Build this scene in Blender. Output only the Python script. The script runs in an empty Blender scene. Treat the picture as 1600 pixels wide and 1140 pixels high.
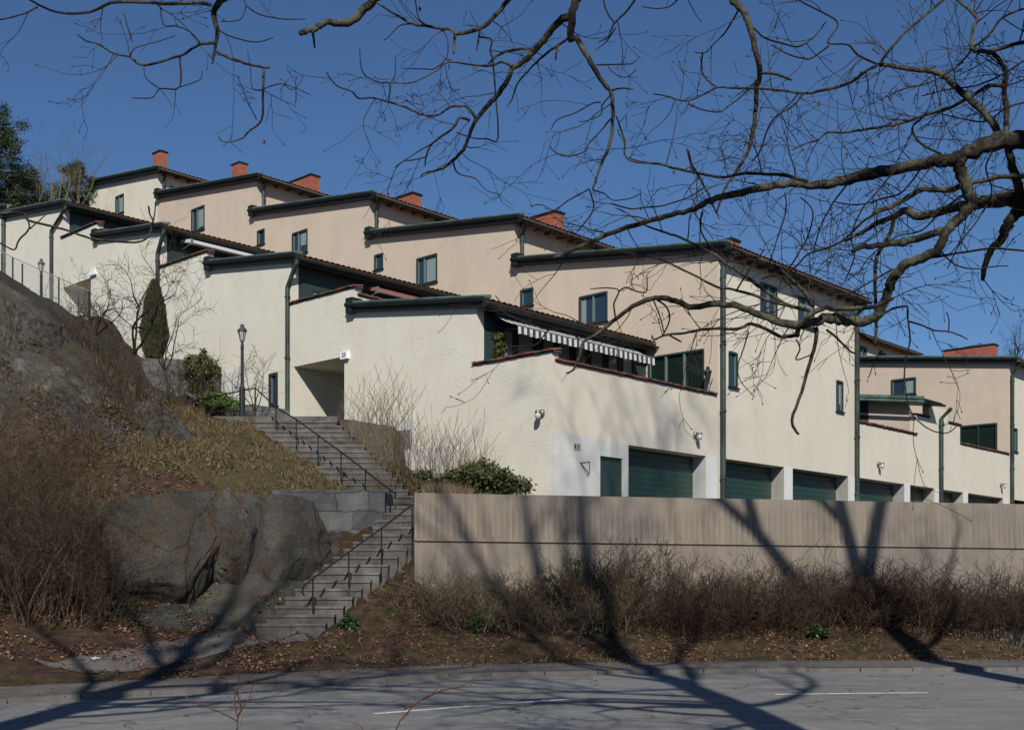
import bpy, math, random
import numpy as np
from mathutils import Vector, Matrix, noise

R = math.radians
scene = bpy.context.scene
COL = scene.collection
EYE = 1.65            # camera height above the road
F = 1798.0            # focal length in reference pixels (1600 wide)
HX, HY = 800.0, 904.0

# ---------------------------------------------------------------- camera
cam_d = bpy.data.cameras.new('camera')
cam = bpy.data.objects.new('camera', cam_d); COL.objects.link(cam)
cam.location = (0, 0, EYE); cam.rotation_euler = (R(90), 0, 0)
cam_d.sensor_width = 36.0; cam_d.lens = F / 1600 * 36.0
cam_d.shift_y = (HY - 570.0) / 1600.0
cam_d.clip_start = 0.1; cam_d.clip_end = 3000
scene.camera = cam

# ---------------------------------------------------------------- sky and sun
SUN_EL = 37.0
SUN_AZ = -3.0         # light travels along +Y, a little to the left
w = bpy.data.worlds.new('World'); scene.world = w; w.use_nodes = True
nt = w.node_tree; nt.nodes.clear()
sky = nt.nodes.new('ShaderNodeTexSky'); sky.sky_type = 'NISHITA'; sky.sun_disc = False
sky.sun_elevation = R(SUN_EL); sky.sun_rotation = R(180 + SUN_AZ)
sky.altitude = 200; sky.air_density = 1.0; sky.dust_density = 0.0; sky.ozone_density = 9.0
bg = nt.nodes.new('ShaderNodeBackground'); bg.inputs[1].default_value = 0.076
wo = nt.nodes.new('ShaderNodeOutputWorld')
nt.links.new(sky.outputs[0], bg.inputs[0]); nt.links.new(bg.outputs[0], wo.inputs[0])
sl = bpy.data.lights.new('sun', 'SUN'); sl.energy = 4.8; sl.angle = R(0.75); sl.color = (1.0, 0.955, 0.88)
so = bpy.data.objects.new('sun', sl); COL.objects.link(so)
Ld = Vector((math.sin(R(SUN_AZ)) * math.cos(R(SUN_EL)), math.cos(R(SUN_AZ)) * math.cos(R(SUN_EL)), -math.sin(R(SUN_EL))))
so.rotation_euler = Ld.to_track_quat('-Z', 'Y').to_euler(); so.location = (0, -20, 30)
scene.view_settings.view_transform = 'Standard'; scene.view_settings.look = 'None'
scene.view_settings.exposure = 0.0; scene.view_settings.gamma = 1.0
scene.render.resolution_x = 1024; scene.render.resolution_y = 729
scene.cycles.max_bounces = 6

# ---------------------------------------------------------------- helpers
def P(px, py, Z):
    """a point of the place seen at (px,py) of the photograph, Z metres away"""
    return Vector(((px - HX) / F * Z, Z, EYE + (HY - py) / F * Z))

def tag(o, label=None, cat=None, group=None, kind=None):
    if label: o['label'] = label
    if cat: o['category'] = cat
    if group: o['group'] = group
    if kind: o['kind'] = kind
    return o

def empty(name, loc=(0, 0, 0), rz=0.0, parent=None):
    o = bpy.data.objects.new(name, None); COL.objects.link(o)
    o.location = loc; o.rotation_euler = (0, 0, rz); o.empty_display_size = 0.3
    if parent: o.parent = parent
    return o

class MB:
    """collects faces for one mesh object"""
    def __init__(s, org=(0, 0, 0)):
        s.v = []; s.f = []; s.m = []; s.org = Vector(org)
    def add(s, vs, fs, m=0):
        b = len(s.v); o = s.org
        s.v.extend([(p[0] - o[0], p[1] - o[1], p[2] - o[2]) for p in vs])
        s.f.extend([tuple(i + b for i in f) for f in fs]); s.m.extend([m] * len(fs))
    def quad(s, a, b, c, d, m=0): s.add([a, b, c, d], [(0, 1, 2, 3)], m)
    def box(s, a, b, m=0):
        x0, y0, z0 = a; x1, y1, z1 = b
        s.add([(x0,y0,z0),(x1,y0,z0),(x1,y1,z0),(x0,y1,z0),(x0,y0,z1),(x1,y0,z1),(x1,y1,z1),(x0,y1,z1)],
              [(0,3,2,1),(4,5,6,7),(0,1,5,4),(1,2,6,5),(2,3,7,6),(3,0,4,7)], m)
    def hexa(s, p8, m=0):
        s.add(p8, [(0,3,2,1),(4,5,6,7),(0,1,5,4),(1,2,6,5),(2,3,7,6),(3,0,4,7)], m)
    def prism(s, poly, axis, a0, a1, m=0):
        """poly of (u,z); extruded along the other horizontal axis (0: along x, poly is (y,z); 1: along y, poly is (x,z))"""
        n = len(poly)
        f = (lambda u, z, a: (a, u, z)) if axis == 0 else (lambda u, z, a: (u, a, z))
        vs = [f(u, z, a0) for u, z in poly] + [f(u, z, a1) for u, z in poly]
        fs = [tuple(range(n)), tuple(range(2 * n - 1, n - 1, -1))] + [(i, i + n, (i + 1) % n + n, (i + 1) % n) for i in range(n)]
        s.add(vs, fs, m)
    def tube(s, pts, rad, sides=6, m=0, cap=True):
        pts = [Vector(p) for p in pts]; n = len(pts)
        if n < 2: return
        if not hasattr(rad, '__len__'): rad = [rad] * n
        t = (pts[1] - pts[0]).normalized()
        a = Vector((0, 0, 1)) if abs(t.z) < 0.9 else Vector((1, 0, 0))
        u = t.cross(a).normalized(); vs = []
        for i in range(n):
            if i == 0: t = pts[1] - pts[0]
            elif i == n - 1: t = pts[i] - pts[i - 1]
            else: t = pts[i + 1] - pts[i - 1]
            if t.length < 1e-9: t = Vector((0, 0, 1))
            t.normalize(); u = (u - t * u.dot(t))
            if u.length < 1e-6: u = t.orthogonal()
            u.normalize(); w_ = t.cross(u)
            for k in range(sides):
                an = 2 * math.pi * k / sides
                vs.append(pts[i] + (u * math.cos(an) + w_ * math.sin(an)) * rad[i])
        fs = []
        for i in range(n - 1):
            for k in range(sides):
                k2 = (k + 1) % sides
                fs.append((i * sides + k, i * sides + k2, (i + 1) * sides + k2, (i + 1) * sides + k))
        if cap:
            fs.append(tuple(range(sides - 1, -1, -1))); fs.append(tuple((n - 1) * sides + k for k in range(sides)))
        s.add(vs, fs, m)
    def lathe(s, c, prof, sides=16, m=0):
        vs = []
        for r, z in prof:
            for k in range(sides):
                an = 2 * math.pi * k / sides
                vs.append((c[0] + r * math.cos(an), c[1] + r * math.sin(an), c[2] + z))
        fs = []
        for i in range(len(prof) - 1):
            for k in range(sides):
                k2 = (k + 1) % sides
                fs.append((i * sides + k, i * sides + k2, (i + 1) * sides + k2, (i + 1) * sides + k))
        s.add(vs, fs, m)
    def build(s, name, mats, parent=None, smooth=False):
        me = bpy.data.meshes.new(name)
        me.from_pydata(s.v, [], s.f); me.update()
        if not isinstance(mats, (list, tuple)): mats = [mats]
        for m_ in mats: me.materials.append(m_)
        if len(mats) > 1: me.polygons.foreach_set('material_index', s.m)
        if smooth: me.polygons.foreach_set('use_smooth', [True] * len(me.polygons))
        o = bpy.data.objects.new(name, me); COL.objects.link(o)
        if parent: o.parent = parent
        return o

# ---------------------------------------------------------------- materials
def mat(name, base, rough=0.8, metal=0.0, spec=0.5):
    m = bpy.data.materials.new(name); m.use_nodes = True
    b = m.node_tree.nodes['Principled BSDF']
    b.inputs['Base Color'].default_value = (*base, 1); b.inputs['Roughness'].default_value = rough
    b.inputs['Metallic'].default_value = metal; b.inputs['Specular IOR Level'].default_value = spec
    return m
class NT:
    def __init__(s, m): s.m = m; s.t = m.node_tree; s.b = s.t.nodes['Principled BSDF']
    def n(s, ty, **kw):
        x = s.t.nodes.new(ty)
        for k, v in kw.items():
            if k.startswith('i_'):
                key = k[2:]; key = int(key) if key.isdigit() else key.replace('_', ' ')
                x.inputs[key].default_value = v
            else: setattr(x, k, v)
        return x
    def l(s, a, b): s.t.links.new(a, b)
    def coord(s, scale=(1, 1, 1), kind='Object', rot=(0, 0, 0)):
        tc = s.n('ShaderNodeTexCoord'); mp = s.n('ShaderNodeMapping')
        mp.inputs['Scale'].default_value = scale; mp.inputs['Rotation'].default_value = rot
        if kind == 'World':
            g = s.n('ShaderNodeNewGeometry'); s.l(g.outputs['Position'], mp.inputs[0])
        else: s.l(tc.outputs[kind], mp.inputs[0])
        return mp.outputs[0]
    def noise(s, vec, scale, detail=4, rough=0.6, dist=0.0):
        x = s.n('ShaderNodeTexNoise'); x.inputs['Scale'].default_value = scale; x.inputs['Detail'].default_value = detail
        x.inputs['Roughness'].default_value = rough; x.inputs['Distortion'].default_value = dist
        s.l(vec, x.inputs['Vector']); return x.outputs['Fac']
    def ramp(s, fac, stops):
        x = s.n('ShaderNodeValToRGB'); e = x.color_ramp.elements
        while len(e) < len(stops): e.new(0.5)
        for i, (p, c) in enumerate(stops):
            e[i].position = p; e[i].color = (*c, 1) if len(c) == 3 else c
        s.l(fac, x.inputs[0]); return x.outputs[0]
    def mix(s, fac, a, b, mode='MIX'):
        x = s.n('ShaderNodeMix'); x.data_type = 'RGBA'; x.blend_type = mode
        for sock, v in ((x.inputs[0], fac), (x.inputs[6], a), (x.inputs[7], b)):
            if isinstance(v, (int, float)): sock.default_value = v
            elif isinstance(v, (tuple, list)): sock.default_value = (*v[:3], 1)
            else: s.l(v, sock)
        return x.outputs[2]
    def math(s, op, a, b=0.0):
        x = s.n('ShaderNodeMath'); x.operation = op
        for sock, v in ((x.inputs[0], a), (x.inputs[1], b)):
            if isinstance(v, (int, float)): sock.default_value = v
            else: s.l(v, sock)
        return x.outputs[0]
    def col(s, c): s.l(c, s.b.inputs['Base Color'])
    def bump(s, h, strength=0.5, dist=0.02):
        x = s.n('ShaderNodeBump'); x.inputs['Strength'].default_value = strength; x.inputs['Distance'].default_value = dist
        s.l(h, x.inputs['Height']); s.l(x.outputs[0], s.b.inputs['Normal']); return x

def stucco(name, c1, c2, c3, bstr=0.6, bdist=0.02, stretch=(1, 1, 2.2), fs=9.0):
    m = mat(name, c1, 0.95, spec=0.15); q = NT(m)
    v = q.coord(kind='World'); v2 = q.coord(stretch, kind='World'); vs = q.coord((1, 1, 0.18), kind='World')
    big = q.noise(v, 0.55, 8, 0.72); streak = q.noise(vs, 1.3, 6, 0.7); fine = q.noise(v2, fs, 6, 0.7)
    c = q.mix(q.ramp(big, [(0.35, (0, 0, 0)), (0.68, (1, 1, 1))]), c1, c2)
    c = q.mix(q.math('MULTIPLY', q.ramp(streak, [(0.46, (0, 0, 0)), (0.75, (1, 1, 1))]), 0.38), c, c3)
    pt = q.noise(v, 1.5, 8, .78, .5); c = q.mix(q.math('MULTIPLY', q.ramp(pt, [(0.5, (0, 0, 0)), (0.68, (1, 1, 1))]), 0.5), c, c2); c = q.mix(q.math('MULTIPLY', q.ramp(q.noise(v, .8, 6, .7, 1.0), [(0.56, (0, 0, 0)), (0.7, (1, 1, 1))]), 0.45), c, c3)
    c = q.mix(q.math('MULTIPLY', q.ramp(fine, [(0.35, (1, 1, 1)), (0.5, (0, 0, 0))]), 0.18), c, c3)
    q.col(c); q.bump(fine, bstr, bdist)
    return m
M = {}
M['stucco_cream'] = stucco('stucco_cream', (0.665, 0.637, 0.54), (0.61, 0.58, 0.485), (0.52, 0.48, 0.40), 0.5, 0.024, (1, 1, 2.2), 7.5)
M['stucco_smooth'] = stucco('stucco_smooth', (0.65, 0.60, 0.50), (0.595, 0.55, 0.455), (0.50, 0.455, 0.365), 0.25, 0.012, (1, 1, 1), 14.0)
M['stucco_pink'] = stucco('stucco_pink', (0.59, 0.482, 0.375), (0.50, 0.432, 0.345), (0.44, 0.345, 0.26), 0.45, 0.02, (1, 1, 1.3), 12.0)
M['plinth_white'] = stucco('plinth_white', (0.61, 0.60, 0.57), (0.54, 0.53, 0.505), (0.38, 0.355, 0.33), 0.25, 0.01)
M['post_white'] = stucco('post_white', (0.67, 0.665, 0.65), (0.62, 0.615, 0.60), (0.5, 0.48, 0.44), 0.15, 0.006)
def copper(name, a, b):
    m = mat(name, a, 0.55, 0.0, 0.4); q = NT(m); v = q.coord((1, 1, 0.4), kind='World')
    n1 = q.noise(v, 2.6, 5, 0.7)
    q.col(q.ramp(n1, [(0.4, a), (0.62, b)])); q.bump(q.noise(v, 20, 2), 0.1, 0.004)
    return m
M['copper_patina'] = copper('copper_patina', (0.05, 0.095, 0.075), (0.12, 0.20, 0.165))
M['copper_dark'] = copper('copper_dark', (0.008, 0.009, 0.009), (0.014, 0.020, 0.019))
M['pipe'] = copper('pipe', (0.016, 0.017, 0.017), (0.038, 0.066, 0.056))
M['green_paint'] = mat('green_paint', (0.012, 0.040, 0.030), 0.45)
M['green_board'] = mat('green_board', (0.020, 0.042, 0.040), 0.6)
M['frame_dark'] = mat('frame_dark', (0.022, 0.035, 0.032), 0.5)
M['frame_light'] = mat('frame_light', (0.12, 0.17, 0.155), 0.5)
M['black_iron'] = mat('black_iron', (0.012, 0.013, 0.015), 0.45)
M['soffit'] = mat('soffit', (0.10, 0.07, 0.05), 0.8)
M['curtain'] = mat('curtain', (0.20, 0.25, 0.24), 0.9)
M['interior'] = mat('interior', (0.03, 0.035, 0.035), 0.9)
M['lamp_glass'] = mat('lamp_glass', (0.45, 0.45, 0.43), 0.12)
M['lamp_metal'] = mat('lamp_metal', (0.20, 0.20, 0.19), 0.35, 0.6)
M['sign_white'] = mat('sign_white', (0.82, 0.82, 0.83), 0.4)
M['sign_ink'] = mat('sign_ink', (0.04, 0.04, 0.05), 0.6)
M['glass_pale'] = mat('glass_pale', (0.30, 0.33, 0.35), 0.12, 0.0, 0.8)
M['awning_white'] = mat('awning_white', (0.60, 0.59, 0.575), 0.9)
M['awning_dark'] = mat('awning_dark', (0.045, 0.045, 0.05), 0.9)
M['awning_red'] = mat('awning_red', (0.30, 0.10, 0.08), 0.8)
M['glass_dark'] = mat('glass_dark', (0.010, 0.019, 0.016), 0.08, 0.0, 0.25)
m = mat('glass', (0.02, 0.035, 0.06), 0.04, 0.0, 0.9); q = NT(m)
q.bump(q.noise(q.coord((1, 1, 1), 'World'), 1.2, 2), 0.05, 0.02); M['glass'] = m
# roof tiles
m = mat('roof_tile', (0.28, 0.10, 0.06), 0.85); q = NT(m)
vr = q.n('ShaderNodeTexVoronoi'); vr.inputs['Scale'].default_value = 4.0; q.l(q.coord(kind='World'), vr.inputs['Vector'])
n1 = q.noise(q.coord(kind='World'), 3, 4)
c = q.mix(0.5, q.ramp(n1, [(0.35, (0.045, 0.026, 0.02)), (0.65, (0.19, 0.07, 0.045))]), vr.outputs['Color'], 'SOFT_LIGHT')
q.col(c); q.bump(n1, 0.3, 0.01); M['roof_tile'] = m
# brick
m = mat('chimney_brick', (0.4, 0.12, 0.07), 0.9); q = NT(m)
br = q.n('ShaderNodeTexBrick'); br.inputs['Scale'].default_value = 1.0
br.inputs['Color1'].default_value = (0.44, 0.11, 0.055, 1); br.inputs['Color2'].default_value = (0.33, 0.075, 0.035, 1)
br.inputs['Mortar'].default_value = (0.22, 0.10, 0.07, 1); br.inputs['Mortar Size'].default_value = 0.012
br.inputs['Brick Width'].default_value = 0.25; br.inputs['Row Height'].default_value = 0.075
tc = q.n('ShaderNodeTexCoord'); sp = q.n('ShaderNodeSeparateXYZ'); cb = q.n('ShaderNodeCombineXYZ')
q.l(tc.outputs['Object'], sp.inputs[0]); q.l(q.math('ADD', sp.outputs[0], sp.outputs[1]), cb.inputs[0]); q.l(sp.outputs[2], cb.inputs[1])
q.l(cb.outputs[0], br.inputs['Vector']); q.col(q.mix(q.math('MULTIPLY', q.ramp(q.noise(q.coord(kind='World'), 2.2, 6, .75), [(.42, (0, 0, 0)), (.62, (1, 1, 1))]), .6), br.outputs['Color'], (.17, .06, .04))); M['brick'] = m
# concrete
m = mat('concrete', (0.3, 0.24, 0.2), 0.9, spec=0.2); q = NT(m)
v = q.coord(kind='World'); vz = q.coord((1, 1, 0.12), kind='World')
a = q.noise(v, 0.6, 5, 0.65); b_ = q.noise(vz, 3.0, 6, 0.7); f = q.noise(v, 30, 3)
c = q.mix(q.ramp(a, [(0.35, (0, 0, 0)), (0.65, (1, 1, 1))]), (0.255, 0.21, 0.165), (0.205, 0.178, 0.148))
c = q.mix(q.ramp(b_, [(0.45, (0, 0, 0)), (0.8, (.8, .8, .8))]), c, (0.115, 0.098, 0.082))
q.col(c); q.bump(f, 0.35, 0.008); M['concrete'] = m
m = mat('concrete_step', (0.2, 0.17, 0.15), 0.95, spec=0.2); q = NT(m); v = q.coord(kind='World')
a = q.noise(v, 2.2, 6, 0.7)
q.col(q.ramp(a, [(0.3, (0.05, 0.046, 0.042)), (0.5, (0.105, 0.097, 0.088)), (0.72, (0.165, 0.152, 0.138))])); q.bump(q.noise(v, 18, 4), 0.4, 0.015); M['step'] = m
# stone masonry
def masonry(name, base, dark, scale=1.6):
    m = mat(name, base, 0.85, spec=0.3); q = NT(m); v = q.coord(kind='World')
    g = q.n('ShaderNodeNewGeometry'); sp = q.n('ShaderNodeSeparateXYZ'); q.l(g.outputs['Position'], sp.inputs[0])
    wx = q.noise(v, 1.6, 3); wz = q.noise(q.coord((1, 1, .4), kind='World'), 1.3, 3)
    cb = q.n('ShaderNodeCombineXYZ'); q.l(q.math('ADD', q.math('ADD', sp.outputs[0], q.math('MULTIPLY', sp.outputs[1], .6)), q.math('MULTIPLY', wx, .35)), cb.inputs[0])
    q.l(q.math('ADD', sp.outputs[2], q.math('MULTIPLY', wz, .42)), cb.inputs[1])
    br = q.n('ShaderNodeTexBrick'); br.inputs['Scale'].default_value = 1.0; br.offset = .42; br.squash = .75; br.squash_frequency = 3
    br.inputs['Color1'].default_value = (*base, 1); br.inputs['Color2'].default_value = (*dark, 1); br.inputs['Mortar'].default_value = (.03, .03, .028, 1)
    br.inputs['Mortar Size'].default_value = .010; br.inputs['Mortar Smooth'].default_value = .3; br.inputs['Brick Width'].default_value = .78; br.inputs['Row Height'].default_value = .42
    q.l(cb.outputs[0], br.inputs['Vector'])
    n2 = q.noise(v, 5, 6, 0.75); n3 = q.noise(v, 1.1, 4, .7)
    c = q.mix(q.ramp(n2, [(.35, (.6, .6, .6)), (.65, (0, 0, 0))]), br.outputs['Color'], dark)
    c = q.mix(q.math('MULTIPLY', q.ramp(n3, [(.5, (0, 0, 0)), (.7, (1, 1, 1))]), .5), c, tuple(x * 1.35 for x in base))
    q.col(c); q.bump(q.math('ADD', q.math('MULTIPLY', br.outputs['Fac'], -1.0), q.math('MULTIPLY', n2, .7)), .9, .03)
    return m
M['masonry'] = masonry('masonry', (0.148, 0.148, 0.14), (0.07, 0.073, 0.074), 1.5)
M['masonry_brown'] = masonry('masonry_brown', (0.125, 0.105, 0.09), (0.06, 0.052, 0.046), 1.5)
# rock
def rockmat(name, tint=1.0, rust=0.5):
    m = mat(name, (0.1, 0.1, 0.09), 0.9, spec=0.25); q = NT(m); v = q.coord(kind='World')
    vd = q.coord((0.9, 0.9, 0.35), kind='World', rot=(0.2, -0.5, 0.1))
    a = q.noise(v, 0.8, 8, 0.75, 0.7); s2 = q.noise(vd, 2.4, 8, 0.78, 0.5); r_ = q.noise(vd, 0.9, 5, 0.7, 0.6); fz = q.noise(v, 18, 6, 0.8); b2 = q.noise(v, 2.2, 7, .75)
    T_ = lambda *k: tuple(x * tint for x in k); a = q.math('ADD', q.math('MULTIPLY', a, .72), q.math('MULTIPLY', fz, .28)); c = q.ramp(a, [(0.30, T_(0.018, 0.019, 0.018)), (0.45, T_(0.04, 0.041, 0.037)), (0.56, T_(0.072, 0.072, 0.064)), (0.75, T_(0.15, 0.145, 0.13))])
    c = q.mix(q.math('MULTIPLY', q.ramp(b2, [(0.42, (0, 0, 0)), (0.56, (1, 1, 1))]), 0.85), c, (0.075, 0.058, 0.040))
    c = q.mix(q.math('MULTIPLY', q.ramp(s2, [(0.5, (0, 0, 0)), (0.66, (1, 1, 1))]), 0.6), c, (0.10, 0.088, 0.072))
    c = q.mix(q.math('MULTIPLY', q.ramp(r_, [(0.54, (0, 0, 0)), (0.64, (1, 1, 1))]), rust), c, (0.115, 0.060, 0.026))
    c = q.mix(q.ramp(fz, [(0.34, (0.7, 0.7, 0.7)), (0.5, (0, 0, 0))]), c, (0.016, 0.016, 0.014))
    q.col(c); vo = q.n('ShaderNodeTexVoronoi'); vo.feature = 'DISTANCE_TO_EDGE'; vo.inputs['Scale'].default_value = .55; wv = q.n('ShaderNodeVectorMath'); wv.operation = 'MULTIPLY_ADD'; wv.inputs[1].default_value = (1.3, 1.3, 1.3); wn = q.n('ShaderNodeTexNoise'); wn.inputs['Scale'].default_value = .9; wn.inputs['Detail'].default_value = 6; q.l(vd, wn.inputs['Vector']); q.l(wn.outputs['Color'], wv.inputs[0]); q.l(vd, wv.inputs[2]); q.l(wv.outputs[0], vo.inputs['Vector'])
    crk = q.ramp(vo.outputs['Distance'], [(0.0, (.35, .35, .35)), (0.016, (1, 1, 1))])
    q.col(q.mix(crk, (0.014, 0.013, 0.011), c))
    q.bump(q.math('ADD', q.math('ADD', q.math('MULTIPLY', b2, .6), q.math('MULTIPLY', fz, 0.4)), q.math('MULTIPLY', crk, .25)), 1.0, 0.14)
    return m
M['rock'] = rockmat('rock', 1.0, 0.5)
# asphalt
def asphalt(name, a, b, sc=1.0):
    m = mat(name, a, 0.85, spec=0.3); q = NT(m); v = q.coord(kind='World')
    big = q.noise(q.coord((0.35, 1.0, 1), kind='World'), 0.9, 6, 0.7); fine = q.noise(v, 70, 3, 0.8)
    c = q.mix(q.ramp(big, [(0.35, (0, 0, 0)), (0.65, (1, 1, 1))]), a, b)
    c = q.mix(q.ramp(fine, [(0.35, (0.45, 0.45, 0.45)), (0.65, (0, 0, 0))]), c, tuple(x * 0.45 for x in a))
    cr = q.n('ShaderNodeTexVoronoi'); cr.feature = 'DISTANCE_TO_EDGE'; cr.inputs['Scale'].default_value = 0.45 * sc
    vv = q.n('ShaderNodeVectorMath'); vv.operation = 'MULTIPLY_ADD'; vv.inputs[1].default_value = (0.8, 0.8, 0.8)
    wn = q.n('ShaderNodeTexNoise'); wn.inputs['Scale'].default_value = 2.0; q.l(v, wn.inputs['Vector']); q.l(wn.outputs['Color'], vv.inputs[0]); q.l(v, vv.inputs[2]); q.l(vv.outputs[0], cr.inputs['Vector'])
    c = q.mix(q.ramp(cr.outputs['Distance'], [(0.0, (0.9, 0.9, 0.9)), (0.012, (0, 0, 0))]), c, (0.03, 0.03, 0.03))
    pz = q.noise(v, 2.6, 7, .8); c = q.mix(q.math('MULTIPLY', q.ramp(pz, [(0.52, (0, 0, 0)), (0.64, (1, 1, 1))]), .35), c, tuple(x * 1.45 for x in b))
    q.col(c); q.bump(fine, 0.4, 0.006); return m
M['asphalt'] = asphalt('asphalt', (0.155, 0.152, 0.148), (0.235, 0.232, 0.225))
M['pavement'] = asphalt('pavement', (0.10, 0.092, 0.086), (0.145, 0.132, 0.12), 1.6)
m = mat('kerb_stone', (0.2, 0.15, 0.12), 0.9); q = NT(m)
q.col(q.ramp(q.noise(q.coord(kind='World'), 5, 5, 0.7), [(0.3, (0.085, 0.075, 0.067)), (0.7, (0.145, 0.13, 0.116))])); M['kerb'] = m
m = mat('road_paint', (0.6, 0.6, 0.58), 0.8); q = NT(m)
q.col(q.ramp(q.noise(q.coord(kind='World'), 9, 6, 0.8), [(0.36, (0.2, 0.2, 0.2)), (0.5, (0.62, 0.62, 0.6))])); M['road_paint'] = m
# soil with litter, moss, grass (mask attribute: r = rock, g = green/grass, b = litter)
m = mat('hillside', (0.1, 0.07, 0.05), 0.95, spec=0.15); q = NT(m)
at = q.n('ShaderNodeAttribute'); at.attribute_name = 'cover'; sp = q.n('ShaderNodeSeparateColor'); q.l(at.outputs['Color'], sp.inputs[0])
v = q.coord(kind='World'); vd = q.coord((0.5, 0.5, 2.2), kind='World', rot=(0.3, 0.55, 0.2))
a = q.noise(v, 0.9, 7, 0.72, 0.6); s2 = q.noise(vd, 1.9, 8, 0.75, 0.4); fz = q.noise(v, 26, 4, 0.75); md = q.noise(v, 5, 5, 0.75)
rk = q.ramp(a, [(0.28, (0.02, 0.02, 0.019)), (0.46, (0.045, 0.046, 0.042)), (0.6, (0.075, 0.075, 0.068)), (0.8, (0.14, 0.137, 0.128))])
rk = q.mix(q.math('MULTIPLY', q.ramp(s2, [(0.48, (0, 0, 0)), (0.6, (1, 1, 1))]), 0.75), rk, (0.065, 0.052, 0.038))
soil = q.ramp(md, [(0.3, (0.022, 0.015, 0.010)), (0.5, (0.06, 0.038, 0.025)), (0.7, (0.115, 0.068, 0.044))])
moss = q.ramp(fz, [(0.35, (0.02, 0.028, 0.008)), (0.65, (0.07, 0.075, 0.018))])
gr = q.ramp(fz, [(0.3, (0.03, 0.028, 0.012)), (0.5, (0.07, 0.058, 0.026)), (0.7, (0.12, 0.092, 0.046))])
thr = q.math('ADD', sp.outputs[0], q.math('MULTIPLY', q.math('SUBTRACT', a, 0.5), 1.8))
c = q.mix(q.ramp(thr, [(0.42, (0, 0, 0)), (0.56, (1, 1, 1))]), soil, rk)
gthr = q.math('ADD', sp.outputs[1], q.math('MULTIPLY', q.math('SUBTRACT', md, 0.5), 1.6))
c = q.mix(q.ramp(gthr, [(0.5, (0, 0, 0)), (0.66, (1, 1, 1))]), c, gr)
mt = q.math('MULTIPLY', q.ramp(q.noise(v, 1.6, 6, 0.75), [(0.54, (0, 0, 0)), (0.62, (1, 1, 1))]), 0.85)
c = q.mix(mt, c, moss)
q.col(c); q.bump(q.math('ADD', q.math('MULTIPLY', s2, 1.0), q.math('MULTIPLY', fz, 0.3)), 0.9, 0.10); M['hillside'] = m
# bark
def bark(name, a, b, lich, lf=0.5):
    m = mat(name, a, 0.9, spec=0.2); q = NT(m); v = q.coord(kind='World')
    n1 = q.noise(v, 14, 5, 0.7); n2 = q.noise(v, 5.5, 7, 0.8)
    c = q.ramp(n1, [(0.38, a), (0.62, b)]); c = q.mix(q.math('MULTIPLY', q.ramp(n2, [(0.47, (0, 0, 0)), (0.57, (1, 1, 1))]), lf), c, lich)
    q.col(c); q.bump(q.noise(v, 34, 5, .8), 1.0, 0.02); return m
M['oak_bark'] = bark('oak_bark', (0.010, 0.008, 0.007), (0.042, 0.034, 0.027), (0.15, 0.145, 0.10), 0.7)
M['twig_bark'] = bark('twig_bark', (0.020, 0.014, 0.011), (0.045, 0.031, 0.023), (0.12, 0.11, 0.08), 0.2)
M['twig_red'] = bark('twig_red', (0.09, 0.045, 0.03), (0.15, 0.075, 0.045), (0.2, 0.1, 0.06), 0.2)
M['thicket'] = bark('thicket', (0.035, 0.022, 0.014), (0.10, 0.062, 0.040), (0.09, 0.07, 0.04), 0.25)
M['thicket_pale'] = bark('thicket_pale', (0.10, 0.078, 0.05), (0.20, 0.155, 0.10), (0.14, 0.12, 0.06), 0.3)
def leafmat(name, a, b, rough=0.5, sc=5):
    m = mat(name, a, rough, spec=0.4); q = NT(m)
    oi = q.n('ShaderNodeNewGeometry')
    q.col(q.mix(oi.outputs['Random Per Island'], a, b)); return m
M['leaf_evergreen'] = leafmat('leaf_evergreen', (0.026, 0.040, 0.012), (0.13, 0.13, 0.045), .65)
M['leaf_bright'] = leafmat('leaf_bright', (0.06, 0.11, 0.015), (0.16, 0.22, 0.045))
M['leaf_thuja'] = leafmat('leaf_thuja', (0.018, 0.026, 0.008), (0.06, 0.065, 0.018), 0.8)
M['needle'] = leafmat('needle', (0.014, 0.028, 0.012), (0.05, 0.075, 0.03), 0.7)
M['leaf_potted'] = leafmat('leaf_potted', (0.05, 0.065, 0.012), (0.12, 0.09, 0.025), 0.8)
M['leaf_litter'] = leafmat('leaf_litter', (0.07, 0.032, 0.018), (0.27, 0.14, 0.09), 0.8)
M['leaf_dead'] = leafmat('leaf_dead', (0.16, 0.07, 0.04), (0.28, 0.13, 0.08), 0.8)
M['dry_grass'] = leafmat('dry_grass', (0.065, 0.052, 0.022), (0.24, 0.175, 0.095), 0.8)
M['ivy'] = leafmat('ivy', (0.02, 0.045, 0.014), (0.055, 0.10, 0.035), 0.5)
# ================================================================ the terraced houses
# site frame: t runs along the garage front (away to the right), s up the hill (away to the left), z is height above the eye
A0 = math.atan2(0.735, 0.678)
C0 = Vector((1.07, 31.0, EYE))
TD = Vector((0.678, 0.735, 0)); SD = Vector((-0.735, 0.678, 0))
def W(t, s, z): return C0 + TD * t + SD * s + Vector((0, 0, z))
def s_at(px, t):
    r_ = (px - HX) / F; X0 = C0.x + TD.x * t; Y0 = C0.y + TD.y * t
    return (r_ * Y0 - X0) / (SD.x - r_ * SD.y)
def t_at(px, s):
    r_ = (px - HX) / F; X0 = C0.x + SD.x * s; Y0 = C0.y + SD.y * s
    return (r_ * Y0 - X0) / (TD.x - r_ * TD.y)
def z_at(py, t, s): return (HY - py) / F * W(t, s, 0).y

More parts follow.
